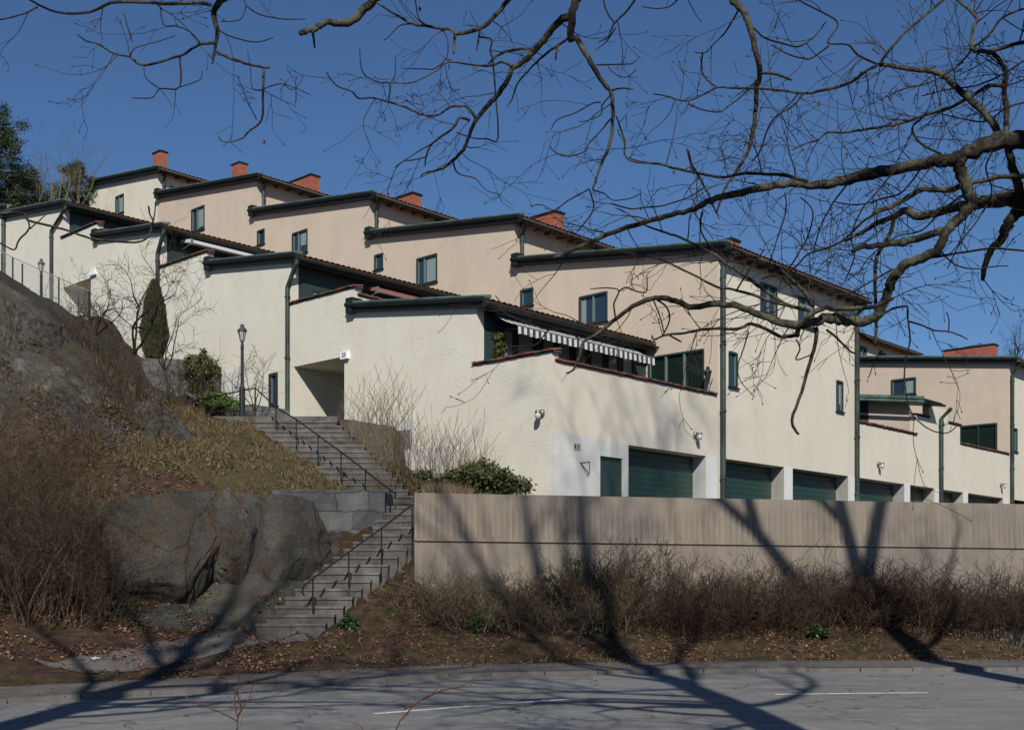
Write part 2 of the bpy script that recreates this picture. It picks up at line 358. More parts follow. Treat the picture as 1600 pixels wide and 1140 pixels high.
SL = 0.132                                    # fall of the roofs
S = [0.0, 8.28, 16.75, 25.0, 33.4, 41.5]      # party lines of the lower rooms
E = [2.83, 11.6, 20.0, 28.0]                  # fronts of the lower rooms behind their terraces
PA = [6.12, 9.27, 12.03, 14.8]                # parapet heights
EV = [7.95, 10.88, 13.62, 16.3]               # lower roof height at the front corner
U = [0.0, 8.9, 17.25, 25.4, 34.3, 41.6]       # party lines of the upper rooms
EU = [10.72, 13.5, 16.25, 18.95, 21.45]       # upper roof height at the front corner
TU, TE = 8.2, 17.86
DRIVE = 1.05
LINTEL = 3.9

def panel(mb, plane, u0, u1, zb, top, holes=(), depth=0.12, pos=0.0, m=0, th=0.0):
    """a wall face with real openings. plane 'A': x=pos (t fixed), u=s; plane 'B': y=pos (s fixed), u=t. top = [(u,z)...]"""
    g = (lambda u, z, d: (pos + d, u, z)) if plane == 'A' else (lambda u, z, d: (u, pos + d, z))
    def tz(u, right):
        for i in range(len(top) - 1):
            (a, za), (b, zb_) = top[i], top[i + 1]
            if b - a < 1e-6: continue
            if (u < b - 1e-6 or (not right and u <= b + 1e-6)) and u >= a - 1e-6:
                return za + (zb_ - za) * (u - a) / (b - a)
        return top[-1][1]
    us = {u0, u1}
    for a, z_ in top:
        if u0 < a < u1: us.add(a)
    for h in holes: us.add(h[0]); us.add(h[1])
    us = sorted(us)
    for i in range(len(us) - 1):
        a, b = us[i], us[i + 1]
        if b - a < 1e-6: continue
        mid = (a + b) / 2
        hs = sorted([(h[2], h[3]) for h in holes if h[0] <= mid <= h[1]])
        za, zc = tz(a, True), tz(b, False); lo = zb
        for h0, h1 in hs:
            if h0 > lo + 1e-6: mb.quad(g(a, lo, 0), g(b, lo, 0), g(b, h0, 0), g(a, h0, 0), m)
            lo = h1
        mb.quad(g(a, lo, 0), g(b, lo, 0), g(b, zc, 0), g(a, za, 0), m)
    for (a, b, c, d) in [h[:4] for h in holes]:
        dd = depth
        mb.quad(g(a, c, 0), g(a, c, dd), g(a, d, dd), g(a, d, 0), m); mb.quad(g(b, c, 0), g(b, d, 0), g(b, d, dd), g(b, c, dd), m)
        mb.quad(g(a, d, 0), g(a, d, dd), g(b, d, dd), g(b, d, 0), m); mb.quad(g(a, c, 0), g(b, c, 0), g(b, c, dd), g(a, c, dd), m)

def window(par, org, plane, pos, u0, u1, z0, z1, mull=(), fr=0.07, depth=0.09, sill=True, light=True, curtain=None, name='window', glass=None):
    """one window: frame (part) > pane, sill, curtain (sub-parts). pos = wall face; the opening goes inwards (+)"""
    g = (lambda u, z, d: (pos + d, u, z)) if plane == 'A' else (lambda u, z, d: (u, pos + d, z))
    def bx(mb, a, b, c, d, d0, d1, m=0):
        p, q_ = g(a, c, d0), g(b, d, d1)
        mb.box((min(p[0], q_[0]), min(p[1], q_[1]), min(p[2], q_[2])), (max(p[0], q_[0]), max(p[1], q_[1]), max(p[2], q_[2])), m)
    f_ = MB(org); e = 0.004
    bx(f_, u0 - .012, u0 + fr, z0, z1, -.02, depth); bx(f_, u1 - fr, u1 + .012, z0, z1, -.02, depth)
    bx(f_, u0 + fr, u1 - fr, z1 - fr, z1 + .012, -.018, depth - e); bx(f_, u0 + fr, u1 - fr, z0, z0 + fr, -.018, depth - e)
    for mm in mull:
        c = u0 + (u1 - u0) * mm; bx(f_, c - .035, c + .035, z0 + fr, z1 - fr, 0.0, depth - 2 * e, 1 if light else 0)
    if light:
        for c in [u0 + fr] + ([u1 - fr - .03]):
            bx(f_, c, c + .03, z0 + fr, z1 - fr, 0.02, depth - 3 * e, 1)
    win = f_.build(name, [M['frame_dark'], M['frame_light']], par)
    p_ = MB(org); p_.quad(g(u0 + fr, z0 + fr, depth - .03), g(u1 - fr, z0 + fr, depth - .03), g(u1 - fr, z1 - fr, depth - .03), g(u0 + fr, z1 - fr, depth - .03))
    p_.build('pane', glass or M['glass'], win)
    if curtain:
        cmb = MB(org); a = u0 + (u1 - u0) * curtain[0]; b = u0 + (u1 - u0) * curtain[1]
        n = 10
        for i in range(n):
            ua, ub = a + (b - a) * i / n, a + (b - a) * (i + 1) / n
            cmb.quad(g(ua, z0 + fr + (z1 - z0) * curtain[2], depth - .034 - .002 * (i % 2)), g(ub, z0 + fr + (z1 - z0) * curtain[2], depth - .034 - .002 * ((i + 1) % 2)), g(ub, z1 - fr, depth - .034 - .002 * ((i + 1) % 2)), g(ua, z1 - fr, depth - .034 - .002 * (i % 2)))
        cmb.build('curtain', M['curtain'], win)
    if sill:
        s_ = MB(org); bx(s_, u0 - .06, u1 + .06, z0 - .05, z0 - .004, -.08, depth); s_.build('sill', M['copper_dark'], win)
    return win

def tiled_roof(par, org, t0, t1, s0, s1, z0, name='roof', slope=SL, th=0.16):
    """pantiled slab rising with s; row of tile rolls at the eave"""
    mb = MB(org); per = 0.235; n = int((t1 - t0) / per); per = (t1 - t0) / n; k = 6
    us = [t0 + per * i / k for i in range(n * k + 1)]
    h = lambda i: 0.045 * abs(math.sin(math.pi * i / k)) ** 0.7
    rows = int((s1 - s0) / 0.36) + 1; rng = random.Random(int(z0 * 100))
    for r_ in range(rows):
        a = s0 + (s1 - s0) * r_ / rows; b = s0 + (s1 - s0) * (r_ + 1) / rows + 0.05
        vs = []; fs = []
        for i, u in enumerate(us):
            j = rng.uniform(-.006, .006) if i % k == 0 else 0
            vs += [(u, a, z0 + slope * (a - s0) + h(i) + .035 + j), (u, b, z0 + slope * (b - s0) + h(i) + .012), (u, a, z0 + slope * (a - s0) + h(i) + .012)]
        for i in range(len(us) - 1):
            fs += [(3 * i, 3 * i + 3, 3 * i + 4, 3 * i + 1), (3 * i, 3 * i + 2, 3 * i + 5, 3 * i + 3)]
        mb.add(vs, fs, 0)
    zt0, zt1 = z0 + .004, z0 + slope * (s1 - s0) + .004
    mb.hexa([(t0, s0 + .02, zt0 - th), (t1, s0 + .02, zt0 - th), (t1, s1, zt1 - th), (t0, s1, zt1 - th), (t0, s0 + .02, zt0), (t1, s0 + .02, zt0), (t1, s1, zt1), (t0, s1, zt1)], 1)
    return mb.build(name, [M['roof_tile'], M['soffit']], par)

def verge(par, org, t0, t1, s0, s1, z0, slope=SL, hgt=0.27, end=True):
    """metal-clad verge board along the gable, patinated on top"""
    mb = MB(org); zz = lambda s_: z0 + slope * (s_ - s0)
    mb.hexa([(t0, s0, zz(s0) - hgt), (t1, s0, zz(s0) - hgt), (t1, s1, zz(s1) - hgt), (t0, s1, zz(s1) - hgt), (t0, s0, zz(s0)), (t1, s0, zz(s0)), (t1, s1, zz(s1)), (t0, s1, zz(s1))], 0)
    mb.hexa([(t0 - .03, s0 - .02, zz(s0) + .003), (t1 + .05, s0 - .02, zz(s0) + .003), (t1 + .05, s1, zz(s1) + .003), (t0 - .03, s1, zz(s1) + .003), (t0 - .03, s0 - .02, zz(s0) + .05), (t1 + .05, s0 - .02, zz(s0) + .11), (t1 + .05, s1, zz(s1) + .11), (t0 - .03, s1, zz(s1) + .05)], 1)
    mb.tube([(t0 - .05, s0 - .04, zz(s0) - .07), (t0 - .05, s1 + .02, zz(s1) - .07)], .075, 8, 0)
    if end: mb.box((t0 - .06, s1 - .30, zz(s1) - hgt - .06), (t1 + .1, s1 + .02, zz(s1) + .14), 0)
    return mb.build('verge_flashing', [M['copper_dark'], M['copper_patina']], par)

def gutter(par, org, t0, t1, s, z):
    mb = MB(org); n = 8; vs = []; r_ = .075
    for u in (t0, t1):
        for i in range(n + 1):
            an = math.pi + math.pi * i / n; vs.append((u, s + r_ * math.cos(an), z + r_ * math.sin(an)))
        for i in range(n + 1):
            an = 2 * math.pi - math.pi * i / n; vs.append((u, s + (r_ - .012) * math.cos(an), z + (r_ - .012) * math.sin(an)))
    k = 2 * (n + 1)
    fs = [(i, (i + 1) % k, k + (i + 1) % k, k + i) for i in range(k)] + [tuple(range(k)), tuple(range(2 * k - 1, k - 1, -1))]
    mb.add(vs, fs); return mb.build('gutter', M['copper_dark'], par)

def downpipe(par, org, pts, r_=.062):
    mb = MB(org); mb.tube(pts, r_, 10)
    a, b = Vector(pts[-2]), Vector(pts[-1]); n = max(2, int((a - b).length / 1.9))
    for i in range(n + 1):
        p = a.lerp(b, (i + .15) / (n + .3)); mb.lathe(p, [(r_ + .001, -.05), (r_ + .022, -.03), (r_ + .022, .03), (r_ + .001, .05)], 10)
    return mb.build('downpipe', M['pipe'], par, smooth=False)

def coping(par, org, plane, pos, u0, u1, z, w=0.36, off=-0.06, slope=0.0):
    """row of roof tiles laid across the parapet"""
    mb = MB(org); n = max(2, int((u1 - u0) / .21)); p = (u1 - u0) / n
    rng = random.Random(int(u0 * 37 + z * 11))
    for i in range(n):
        c = u0 + (i + .5) * p; zz = z + slope * (c - u0) + rng.uniform(-.012, .012); vs = []; k = 7; tw = rng.uniform(-.012, .012)
        for d, lift in ((off - .02, -.03), (off + w, .06)):
            for j in range(k):
                an = math.pi * j / (k - 1); uu = c - math.cos(an) * p * .52 + (tw if d > 0 else -tw); h = math.sin(an) * .06 + lift * .7
                vs.append((pos + d, uu, zz + h) if plane == 'A' else (uu, pos + d, zz + h))
        fs = [(j, j + 1, k + j + 1, k + j) for j in range(k - 1)] + [tuple(range(k)), tuple(range(2 * k - 1, k - 1, -1))]
        mb.add(vs, fs)
    if plane == 'A': mb.box((pos + off + .04, u0, z - .06), (pos + off + w - .02, u1, z - .015))
    else: mb.box((u0, pos + off + .04, z - .06), (u1, pos + off + w - .02, z - .015))
    return mb.build('coping', M['roof_tile'], par)

def wall_lamp(par, org, plane, pos, u, z):
    mb = MB(org)
    g = (lambda u_, z_, d: (pos + d, u_, z_)) if plane == 'A' else (lambda u_, z_, d: (u_, pos + d, z_))
    o = mb; pts = [g(u, z + .0, .0), g(u, z + .03, -.10), g(u, z - .02, -.17)]
    o.tube(pts, .028, 8); c = g(u, z, -.015); o.lathe((c[0], c[1], c[2]), [(0.0, -.1), (.07, -.08), (.08, 0), (.07, .08), (0.0, .1)], 10)
    c = g(u, z - .02, -.2); o.lathe(c, [(0.0, .08), (.07, .07), (.085, .03), (.085, .0)], 12)
    lamp = o.build('wall_lamp', M['lamp_metal'], par, smooth=True)
    b = MB(org); b.lathe(c, [(.065, .0), (.08, -.04), (.085, -.09), (.065, -.14), (.025, -.165), (0, -.17)], 14); b.build('glass_globe', M['lamp_glass'], lamp, smooth=True)
    return lamp

def chimney(par, org, t0, s0, lt, ls, zb, zt):
    mb = MB(org); mb.box((t0, s0, zb), (t0 + lt, s0 + ls, zt)); ch = mb.build('chimney', M['brick'], par)
    c = MB(org); e = .05; c.box((t0 - e, s0 - e, zt + .002), (t0 + lt + e, s0 + ls + e, zt + .07))
    nf = 3
    for i in range(nf):
        y = s0 + ls * (i + .5) / nf; c.lathe((t0 + lt / 2, y, zt + .07), [(.12, 0), (.12, .04), (.09, .04), (.09, .005)], 10)
    c.build('chimney_cap', M['copper_dark'], ch); return ch

def text_mesh(name, body, size, material, parent, mtx, org):
    cu = bpy.data.curves.new(name, 'FONT'); cu.body = body; cu.size = size; cu.align_x = 'CENTER'; cu.align_y = 'CENTER'; cu.extrude = .002; cu.offset = size * .018
    tmp = bpy.data.objects.new(name, cu); COL.objects.link(tmp)
    dg = bpy.context.evaluated_depsgraph_get(); dg.update()
    me = bpy.data.meshes.new_from_object(tmp.evaluated_get(dg)); me.transform(Matrix.Translation(-Vector(org)) @ mtx)
    bpy.data.objects.remove(tmp)
    me.materials.clear(); me.materials.append(material)
    o = bpy.data.objects.new(name, me); COL.objects.link(o); o.parent = parent; return o

def awning(par, org, t0, t1, s, z, out=0.85, drop=0.42, pitch=.245, striped=True, valance=.2):
    mb = MB(org); n = int((t1 - t0) / (pitch / 2)); d = (t1 - t0) / n
    for i in range(n):
        a, b = t0 + i * d, t0 + (i + 1) * d; m_ = (i % 2)
        k = 4
        for j in range(k):
            f0, f1 = j / k, (j + 1) / k; sag = lambda f: .05 * math.sin(math.pi * f)
            mb.quad((a, s - out * f0, z - drop * f0 - sag(f0)), (b, s - out * f0, z - drop * f0 - sag(f0)), (b, s - out * f1, z - drop * f1 - sag(f1)), (a, s - out * f1, z - drop * f1 - sag(f1)), m_)
        zz = z - drop; dz = .02 * math.sin(i * .9)
        mb.quad((a, s - out, zz), (b, s - out, zz), (b, s - out - .01, zz - valance + .015 * ((i + 1) % 2) + .01 * math.sin((i + 1) * .9)), (a, s - out - .01, zz - valance + .015 * (i % 2) + .01 * math.sin(i * .9)), m_)
    aw = mb.build('awning', [M['awning_white'], M['awning_dark']], par)
    b = MB(org); b.tube([(t0, s - out + .01, z - drop - .01), (t1, s - out + .01, z - drop - .01)], .022, 6)
    for u in (t0 + .5, (t0 + t1) / 2, t1 - .5): b.tube([(u, s, z - .35), (u + .1, s - out * .5, z - .4), (u, s - out + .02, z - drop - .02)], .018, 5)
    b.build('awning_frame', M['frame_light'], aw)
    c = MB(org); c.tube([(t0 - .05, s - .08, z + .02), (t1 + .05, s - .08, z + .02)], .07, 8); c.build('awning_roller', M['frame_dark'], aw)
    return aw

GROUP = 'stepped terraced houses on the slope'
LAB = ['lowest cream house nearest the road, wide striped awning over its terrace',
       'second house up the steps, entrance niche numbered 28 and narrow window beside a downpipe',
       'third house up the slope, long white rolled awning, behind the dark columnar conifer',
       'fourth house up the slope, cream wall with a shaded niche behind the wire fence',
       'topmost pale house at the left end of the row, small window and square brick chimney']
HOUSES = []
def house(k):
    org = (0.0, S[k], DRIVE + 2.8 * k - 0.0)
    root = empty('terraced_house', W(*org), A0); tag(root, LAB[k], 'house', GROUP); HOUSES.append((root, org))
    sn, un = S[k + 1], U[k + 1]; base = DRIVE - .6 if k < 2 else EV[k - 2] - 4.0
    last = (k == 4)
    # ---- lower walls
    if not last:
        top = [(S[k], PA[k]), (E[k], PA[k]), (E[k], EV[k] - .1), (sn, EV[k] - .1 + SL * (sn - E[k]))]
        holes = []; wins = []
        if k == 1:
            holes.append((s_at(538, 0), s_at(459, 0), DRIVE - .2, 7.14))
            wins.append((s_at(434, 0), s_at(420.5, 0), z_at(633, 0, 12.3), z_at(581, 0, 12.3)))
        if k == 3: holes.append((s_at(142, 0), s_at(98, 0), 7.0, z_at(437, 0, 26)))
        mb = MB(org); panel(mb, 'A', S[k], sn, base, top, [h for h in holes] + wins, .0 if False else .12)
        # thickness returns and inner faces
        mb.quad((0, E[k], base), (.3, E[k], base), (.3, E[k], EV[k] - .1), (0, E[k], EV[k] - .1))
        mb.quad((.3, S[k], PA[k]), (.3, E[k], PA[k]), (.3, E[k], PA[k] - 1.1), (.3, S[k], PA[k] - 1.1))
        mb.quad((0, S[k], PA[k]), (0, E[k], PA[k]), (.3, E[k], PA[k]), (.3, S[k], PA[k]))
        mb.quad((0, S[k], PA[k] - .24), (0, S[k], PA[k]), (.3, S[k], PA[k]), (.3, S[k], PA[k] - .24))
        for h in holes:      # deep entrance niche: jambs, soffit, back wall
            a, b, c, d = h; D = 2.6
            mb.quad((.12, b, c), (D, b, c), (D, b, d), (.12, b, d)); mb.quad((.12, a, c), (.12, a, d), (D, a, d), (D, a, c))
            mb.quad((.12, a, d), (.12, b, d), (D, b, d), (D, a, d)); mb.quad((D, a, c), (D, b, c), (D, b, d), (D, a, d)); mb.quad((.12, a, c), (D, a, c), (D, b, c), (.12, b, c))
        wall = mb.build('wall', M['stucco_cream'], root)
        for (a, b, c, d) in wins: window(root, org, 'A', 0, a, b, c, d, (), .09, light=True, sill=True)
        # ---- terrace parapet, floor, room front
        PB = PA[k] - .24
        hb = []; bb = MB(org)
        pts = [(.001, PB), (TU, PB)]
        if k == 0:
            for a, b in ((t_at(981, 0), t_at(1103, 0)),): hb.append((a, b, DRIVE - .2, LINTEL))
            hb.append((t_at(937, 0), t_at(972, 0), DRIVE - .2, z_at(714, 2.6, 0)))
            panel(bb, 'B', 0.0, TU, base, pts, hb, .55)
        else: panel(bb, 'B', 0.0, TU, EV[k - 1] - 1.0, pts, [], .12, pos=S[k])
        bb.quad((0, S[k], PB), (TU, S[k], PB), (TU, S[k] + .26, PB), (0, S[k] + .26, PB)); bb.quad((0, S[k] + .26, PB), (TU, S[k] + .26, PB), (TU, S[k] + .26, PB - 1), (0, S[k] + .26, PB - 1))
        bb.build('parapet', M['stucco_smooth'] if k == 0 else M['stucco_cream'], root)
        fl = MB(org); fl.box((.3, S[k] + .26, PA[k] - 1.35), (TU - .01, E[k] + .01, PA[k] - 1.15)); fl.build('terrace_floor', M['step'], root)
        coping(root, org, 'A', 0, S[k] - .1, E[k] + .15, PA[k] + .05); coping(root, org, 'B', S[k], .12, TU - .1, PB + .05)
        fr = MB(org); za = PA[k] - 1.15; zb = EV[k] - .16
        if k == 0: wn = [(t_at(a, E[0]), t_at(b, E[0])) for a, b in ((787, 804), (809, 836), (848, 868), (873, 893), (899, 918), (923, 945), (950, 968), (973, 990))]
        else: wn = [(.9, 1.9), (2.1, 3.1), (3.5, 4.6), (4.8, 5.9), (6.1, 7.3)]
        hw = [(a, b, PA[k] - .75, EV[k] - .60 - (.35 if k else 0)) for a, b in wn]
        panel(fr, 'B', .3, TU - .003, za, [(.3, zb), (TU, zb)], hw, .08, pos=E[k] + .02)
        fr.box((.32, E[k] - .03, EV[k] - .52), (TU - .1, E[k] + .018, EV[k] - .46))
        fr.build('room_front', M['green_board'], root)
        for i, (a, b, c, d) in enumerate(hw): window(root, org, 'B', E[k] + .02, a, b, c, d, (), .045, .06, sill=False, light=False, name='window', glass=M['glass_pale'])
        # ---- lower roof
        tiled_roof(root, org, -.10, TU - .01, E[k] - .42, sn + .05, EV[k] - .42 * SL)
        verge(root, org, -.16, .12, E[k] - .40, s_at([541, 319, 143, 0][k], -.2), EV[k] - .42 * SL + .08)
        gutter(root, org, -.12, TU - .02, E[k] - .47, EV[k] - .12 - .42 * SL)
        eb = MB(org); zt_ = EV[k] - .42 * SL
        eb.box((-.10, E[k] - .40, zt_ - .27), (TU - .02, E[k] - .36, zt_ - .01)); eb.build('eaves_board', M['copper_dark'], root)
        if k > 0:
            px = [0, 449, 246, 80][k]; sp_ = s_at(px, -.1); z_ = EV[k] - .2
            downpipe(root, org, [(-.05, E[k] - .45, z_ - .02), (-.1, E[k] - .40, z_ - .14), (-.1, sp_, z_ - .85), (-.1, sp_, base + .5)], .075)
    if last:
        top = [(S[4], 17.4), (S[4] + 12, 18.8)]
        mb = MB(org); panel(mb, 'A', S[4], S[4] + 12, 9, top); mb.build('wall', M['stucco_cream'], root)
        tiled_roof(root, org, -.10, TU, S[4] + .1, S[4] + 12, 17.3); verge(root, org, -.16, .12, S[4] + .1, S[4] + 12, 17.4)
        downpipe(root, org, [(-.05, S[4] - .3, 17.2), (-.1, S[4] + .3, 16.8), (-.1, S[4] + .3, 9)], .09)
    # ---- upper volume
    hz = []
    W_UP = {0: [((905, 949), (459.5, 505.5), (.5,), (.78, 1, .0)), ((813.5, 833), (451, 478), (), None)],
            1: [((651, 683), (400, 443.5), (.62,), (0, .55, .0)), ((585, 598.5), (397, 421), (), None)],
            2: [((456.5, 480.5), (361, 397), (.6,), (0, .5, .3)), ((402, 413.5), (359, 382), (), None)],
            3: [((299, 319.5), (324, 361), (.55,), (0, .5, 0.1))],
            4: [((180.5, 193.5), (305, 334), (.6,), (0, .6, 0))]}
    for (xs, ys, mu, cu) in W_UP[k]:
        a, b = s_at(xs[1], TU), s_at(xs[0], TU); mid = (a + b) / 2
        hz.append((a, b, z_at(ys[1], TU, mid), z_at(ys[0], TU, mid), mu, cu))
    ub = (DRIVE - .6) if k == 0 else EU[k - 1] - 4.5
    u0, u1 = U[k], un
    top = [(u0, EU[k] - .14), (u1, EU[k] - .14 + SL * (u1 - u0))]
    lowb = PA[0] - 1.2 if k == 0 else ub
    mb = MB(org)
    extra = []
    if k == 0: extra = [(s_at(1100, TU), 2.75, PA[0] - 1.15, z_at(545, TU, .6))]
    panel(mb, 'A', u0, u1, lowb, top, [h[:4] for h in hz] + extra, .10, pos=TU)
    if k == 0: pass
    mb.quad((TE, u0, ub), (TE, u1, ub), (TE, u1, top[1][1]), (TE, u0, top[0][1]))
    mb.quad((TU, u1, ub), (TE, u1, ub), (TE, u1, top[1][1]), (TU, u1, top[1][1]))
    up = mb.build('upper_wall', M['stucco_pink'] if k < 4 else M['stucco_cream'], root)
    for (a, b, c, d, mu, cu) in hz:
        window(root, org, 'A', TU, a, b, c, d, mu, .065, curtain=cu)
    fb = MB(org); hb = []; bw = []
    if k == 0:
        for a, b in ((1126, 1225), (1238, 1325)): hb.append((t_at(a, 0), t_at(b, 0), DRIVE - .2, LINTEL))
        bw = [(t_at(1138.5, 0), t_at(1152, 0), 6.27, 7.42), (t_at(1306.5, 0), t_at(1317, 0), 6.27, 7.42),
              (t_at(1188, 0), t_at(1214, 0), 9.02, 10.05), (t_at(1247, 0), t_at(1272, 0), 9.02, 10.05)]
        panel(fb, 'B', TU + .001, TE, ub, [(TU, EU[0] - .14), (TE, EU[0] - .14)], hb + bw, .12)
        for h in hb:
            a, b, c, d = h
            fb.quad((a, .12, c), (a, .55, c), (a, .55, d), (a, .12, d)); fb.quad((b, .12, c), (b, .12, d), (b, .55, d), (b, .55, c)); fb.quad((a, .12, d), (a, .55, d), (b, .55, d), (b, .12, d))
    else:
        bw = [(11.6, 12.7, EU[k] - 1.75, EU[k] - .75), (14.4, 15.4, EU[k] - 1.75, EU[k] - .75)]
        if k == 1: bw[0] = (t_at(881, U[1]), t_at(905, U[1]), EU[1] - 1.7, EU[1] - .8)
        if k == 2: bw[0] = (t_at(652, U[2]), t_at(672, U[2]), EU[2] - 1.7, EU[2] - .8)
        if k == 4: bw[0] = (t_at(266, U[4]), t_at(292, U[4]), EU[4] - 1.8, EU[4] - .7)
        panel(fb, 'B', TU + .001, TE, ub, [(TU, EU[k] - .14), (TE, EU[k] - .14)], bw, .10, pos=u0)
    fb.build('front_wall', M['stucco_smooth'] if k in (0,) else M['stucco_pink'] if k < 4 else M['stucco_cream'], root)
    for i, (a, b, c, d) in enumerate(bw):
        window(root, org, 'B', u0, a, b, c, d, (.5,) if b - a > .8 else (), .06, curtain=[(0, .3, .0), (.6, 1, .2), None, (0, 1, .55)][(i + k) % 4])
    rf = tiled_roof(root, org, TU - .14, TE + .22, u0 - .45, u1 + .02 + (0.4 if last else 0), EU[k] - .45 * SL)
    verge(root, org, TU - .22, TU + .02, u0 - .43, s_at([801, 572, 390, 243, 141][k], TU - .2), EU[k] - .45 * SL + .06)
    gutter(root, org, TU - .18, TE + .24, u0 - .50, EU[k] - .12 - .45 * SL)
    zt_ = EU[k] - .45 * SL
    for i in range(14):
        u = TU + .3 + i * (TE - TU - .4) / 13; rb = MB(org); rb.hexa([(u, u0 - .38, zt_ - .26), (u + .08, u0 - .38, zt_ - .26), (u + .08, u0 - .002, zt_ - .26 + .05), (u, u0 - .002, zt_ - .21), (u, u0 - .38, zt_ - .165), (u + .08, u0 - .38, zt_ - .165), (u + .08, u0 - .002, zt_ - .105), (u, u0 - .002, zt_ - .105)])
        rb.build('rafter', M['soffit'], rf)
    z_ = EU[k] - .24
    if k == 0:
        downpipe(root, org, [(TU + .05, u0 - .46, z_ + .02), (TU + .12, -.12, z_ - .45), (TU + .12, -.12, DRIVE - .3)], .085)
        downpipe(root, org, [(TE - .05, -.46, z_ + .02), (TE - .1, -.12, z_ - .4), (TE - .1, -.12, DRIVE - .3)], .085)
    else:
        downpipe(root, org, [(TU + .25, u0 - .46, z_ + .02), (TU + .3, u0 - .12, z_ - .4), (TU + .3, u0 - .12, z_ - 3.2)], .075)
    # chimneys
    cp = {0: (1143, 4.4, 371, 2.4), 1: (868, 5.0, 328, 2.4), 2: (645, 4.5, 299.5, 2.4), 3: (486, 4.85, 271, 2.4), 4: (374, 6.6, 252, .8)}[k]
    tc_ = TU + cp[1]; sc_ = s_at(cp[0], tc_); chimney(rf, org, tc_, sc_, .55, cp[3], EU[k] - .3, z_at(cp[2], tc_, sc_) - .07)
    if k == 4:
        tc_ = TU + 1.9; sc_ = s_at(250, tc_); chimney(rf, org, tc_, sc_, .45, .75, EU[k] - .2, z_at(234, tc_, sc_) - .07)
    return root, org
for k in range(5): house(k)

# ---- details of the lowest house
root, org = HOUSES[0]
awning(root, org, t_at(789, E[0] - .5), t_at(1003, E[0] - .5), E[0] - .06, EV[0] - .28, .95, .46, valance=.25)
garage_holes = [(t_at(981, 0), t_at(1103, 0)), (t_at(1126, 0), t_at(1225, 0)), (t_at(1238, 0), t_at(1325, 0))]
def garage_door(root, org, a, b):
    d = MB(org); n = 16; z0, z1 = DRIVE, LINTEL
    for i in range(n):
        za = z0 + (z1 - z0) * i / n; zb = z0 + (z1 - z0) * (i + 1) / n
        d.add([(a, .50, za), (b, .50, za), (b, .489, (za + zb) / 2), (a, .489, (za + zb) / 2), (b, .50, zb), (a, .50, zb)], [(0, 1, 2, 3), (3, 2, 4, 5)])
    gd = d.build('garage_door', M['green_paint'], root)
    h = MB(org); c = (a + b) / 2; h.box((c - .12, .44, DRIVE + .9), (c + .12, .47, DRIVE + .95)); h.build('handle', M['lamp_metal'], gd)
def white_post(root, org, a, b):
    p = MB(org); p.box((a, -.015, DRIVE - .2), (b, .56, LINTEL)); p.build('garage_post', M['post_white'], root)
for a, b in garage_holes: garage_door(root, org, a, b)
white_post(root, org, t_at(1103, 0) - .0, t_at(1119.5, 0)); white_post(root, org, t_at(1225, 0), t_at(1238, 0)); white_post(root, org, t_at(1325, 0), t_at(1335, 0))
da, db, dz = t_at(937, 0), t_at(972, 0), z_at(714, 2.6, 0)
p = MB(org); panel(p, 'B', .0, t_at(981, 0), DRIVE - .4, [(0, 3.96), (4, 3.93)], [(da, db, DRIVE - .2, dz)], .1, pos=-.02); p.box((-.02, -.02, DRIVE - .4), (-.001, .12, 3.96)) if False else None
p.build('white_plaster', M['plinth_white'], root)
p = MB(org); p.box((da, .06, DRIVE), (db, .10, dz)); p.box((da, .03, DRIVE), (da + .07, .06, dz)); p.box((db - .07, .03, DRIVE), (db, .06, dz)); p.box((da + .07, .03, dz - .07), (db - .07, .06, dz))
dr = p.build('store_door', M['green_board'], root)
h = MB(org); h.box((da + .12, .02, DRIVE + 1.0), (da + .24, .058, DRIVE + 1.03)); h.build('handle', M['lamp_metal'], dr)
z_s = z_at(698, 1.1, 0); ta, tb = t_at(895, 0), t_at(906, 0)
p = MB(org); p.box((ta, -.035, z_s - .09), (tb, -.021, z_s + .09)); sg = p.build('wall_plate', mat('plate_beige', (0.42, 0.36, 0.26), 0.5), root)
p = MB(org); p.box((ta + .03, -.04, z_s - .05), (ta + .10, -.036, z_s + .05))
for i in range(3): p.box((ta + .15, -.04, z_s - .06 + i * .05), (tb - .05, -.036, z_s - .04 + i * .05))
p.build('plate_mark', M['sign_ink'], sg)
p = MB(org); tb_ = t_at(919, 0); zc = z_at(726, 1.9, 0)
tb_ = t_at(906, 0); p.tube([(tb_, -.02, zc), (tb_, -.36, zc)], .016, 5); p.tube([(tb_, -.03, zc), (tb_ + .38, -.03, zc - .28)], .011, 5); p.tube([(tb_, -.34, zc), (tb_ + .38, -.03, zc - .28)], .011, 5)
p.build('iron_bracket', M['black_iron'], root)
wall_lamp(root, org, 'A', 0, s_at(848, 0), z_at(646, 0, .5)); wall_lamp(root, org, 'B', 0, t_at(1085, 0), z_at(679, 6.9, 0))
# glazed terrace door in the upper wall
window(root, org, 'A', TU, s_at(1100, TU), 2.75, PA[0] - 1.1, z_at(545, TU, .6), (.35, .68), .05, .09, sill=False, light=True, glass=M['glass_dark'])
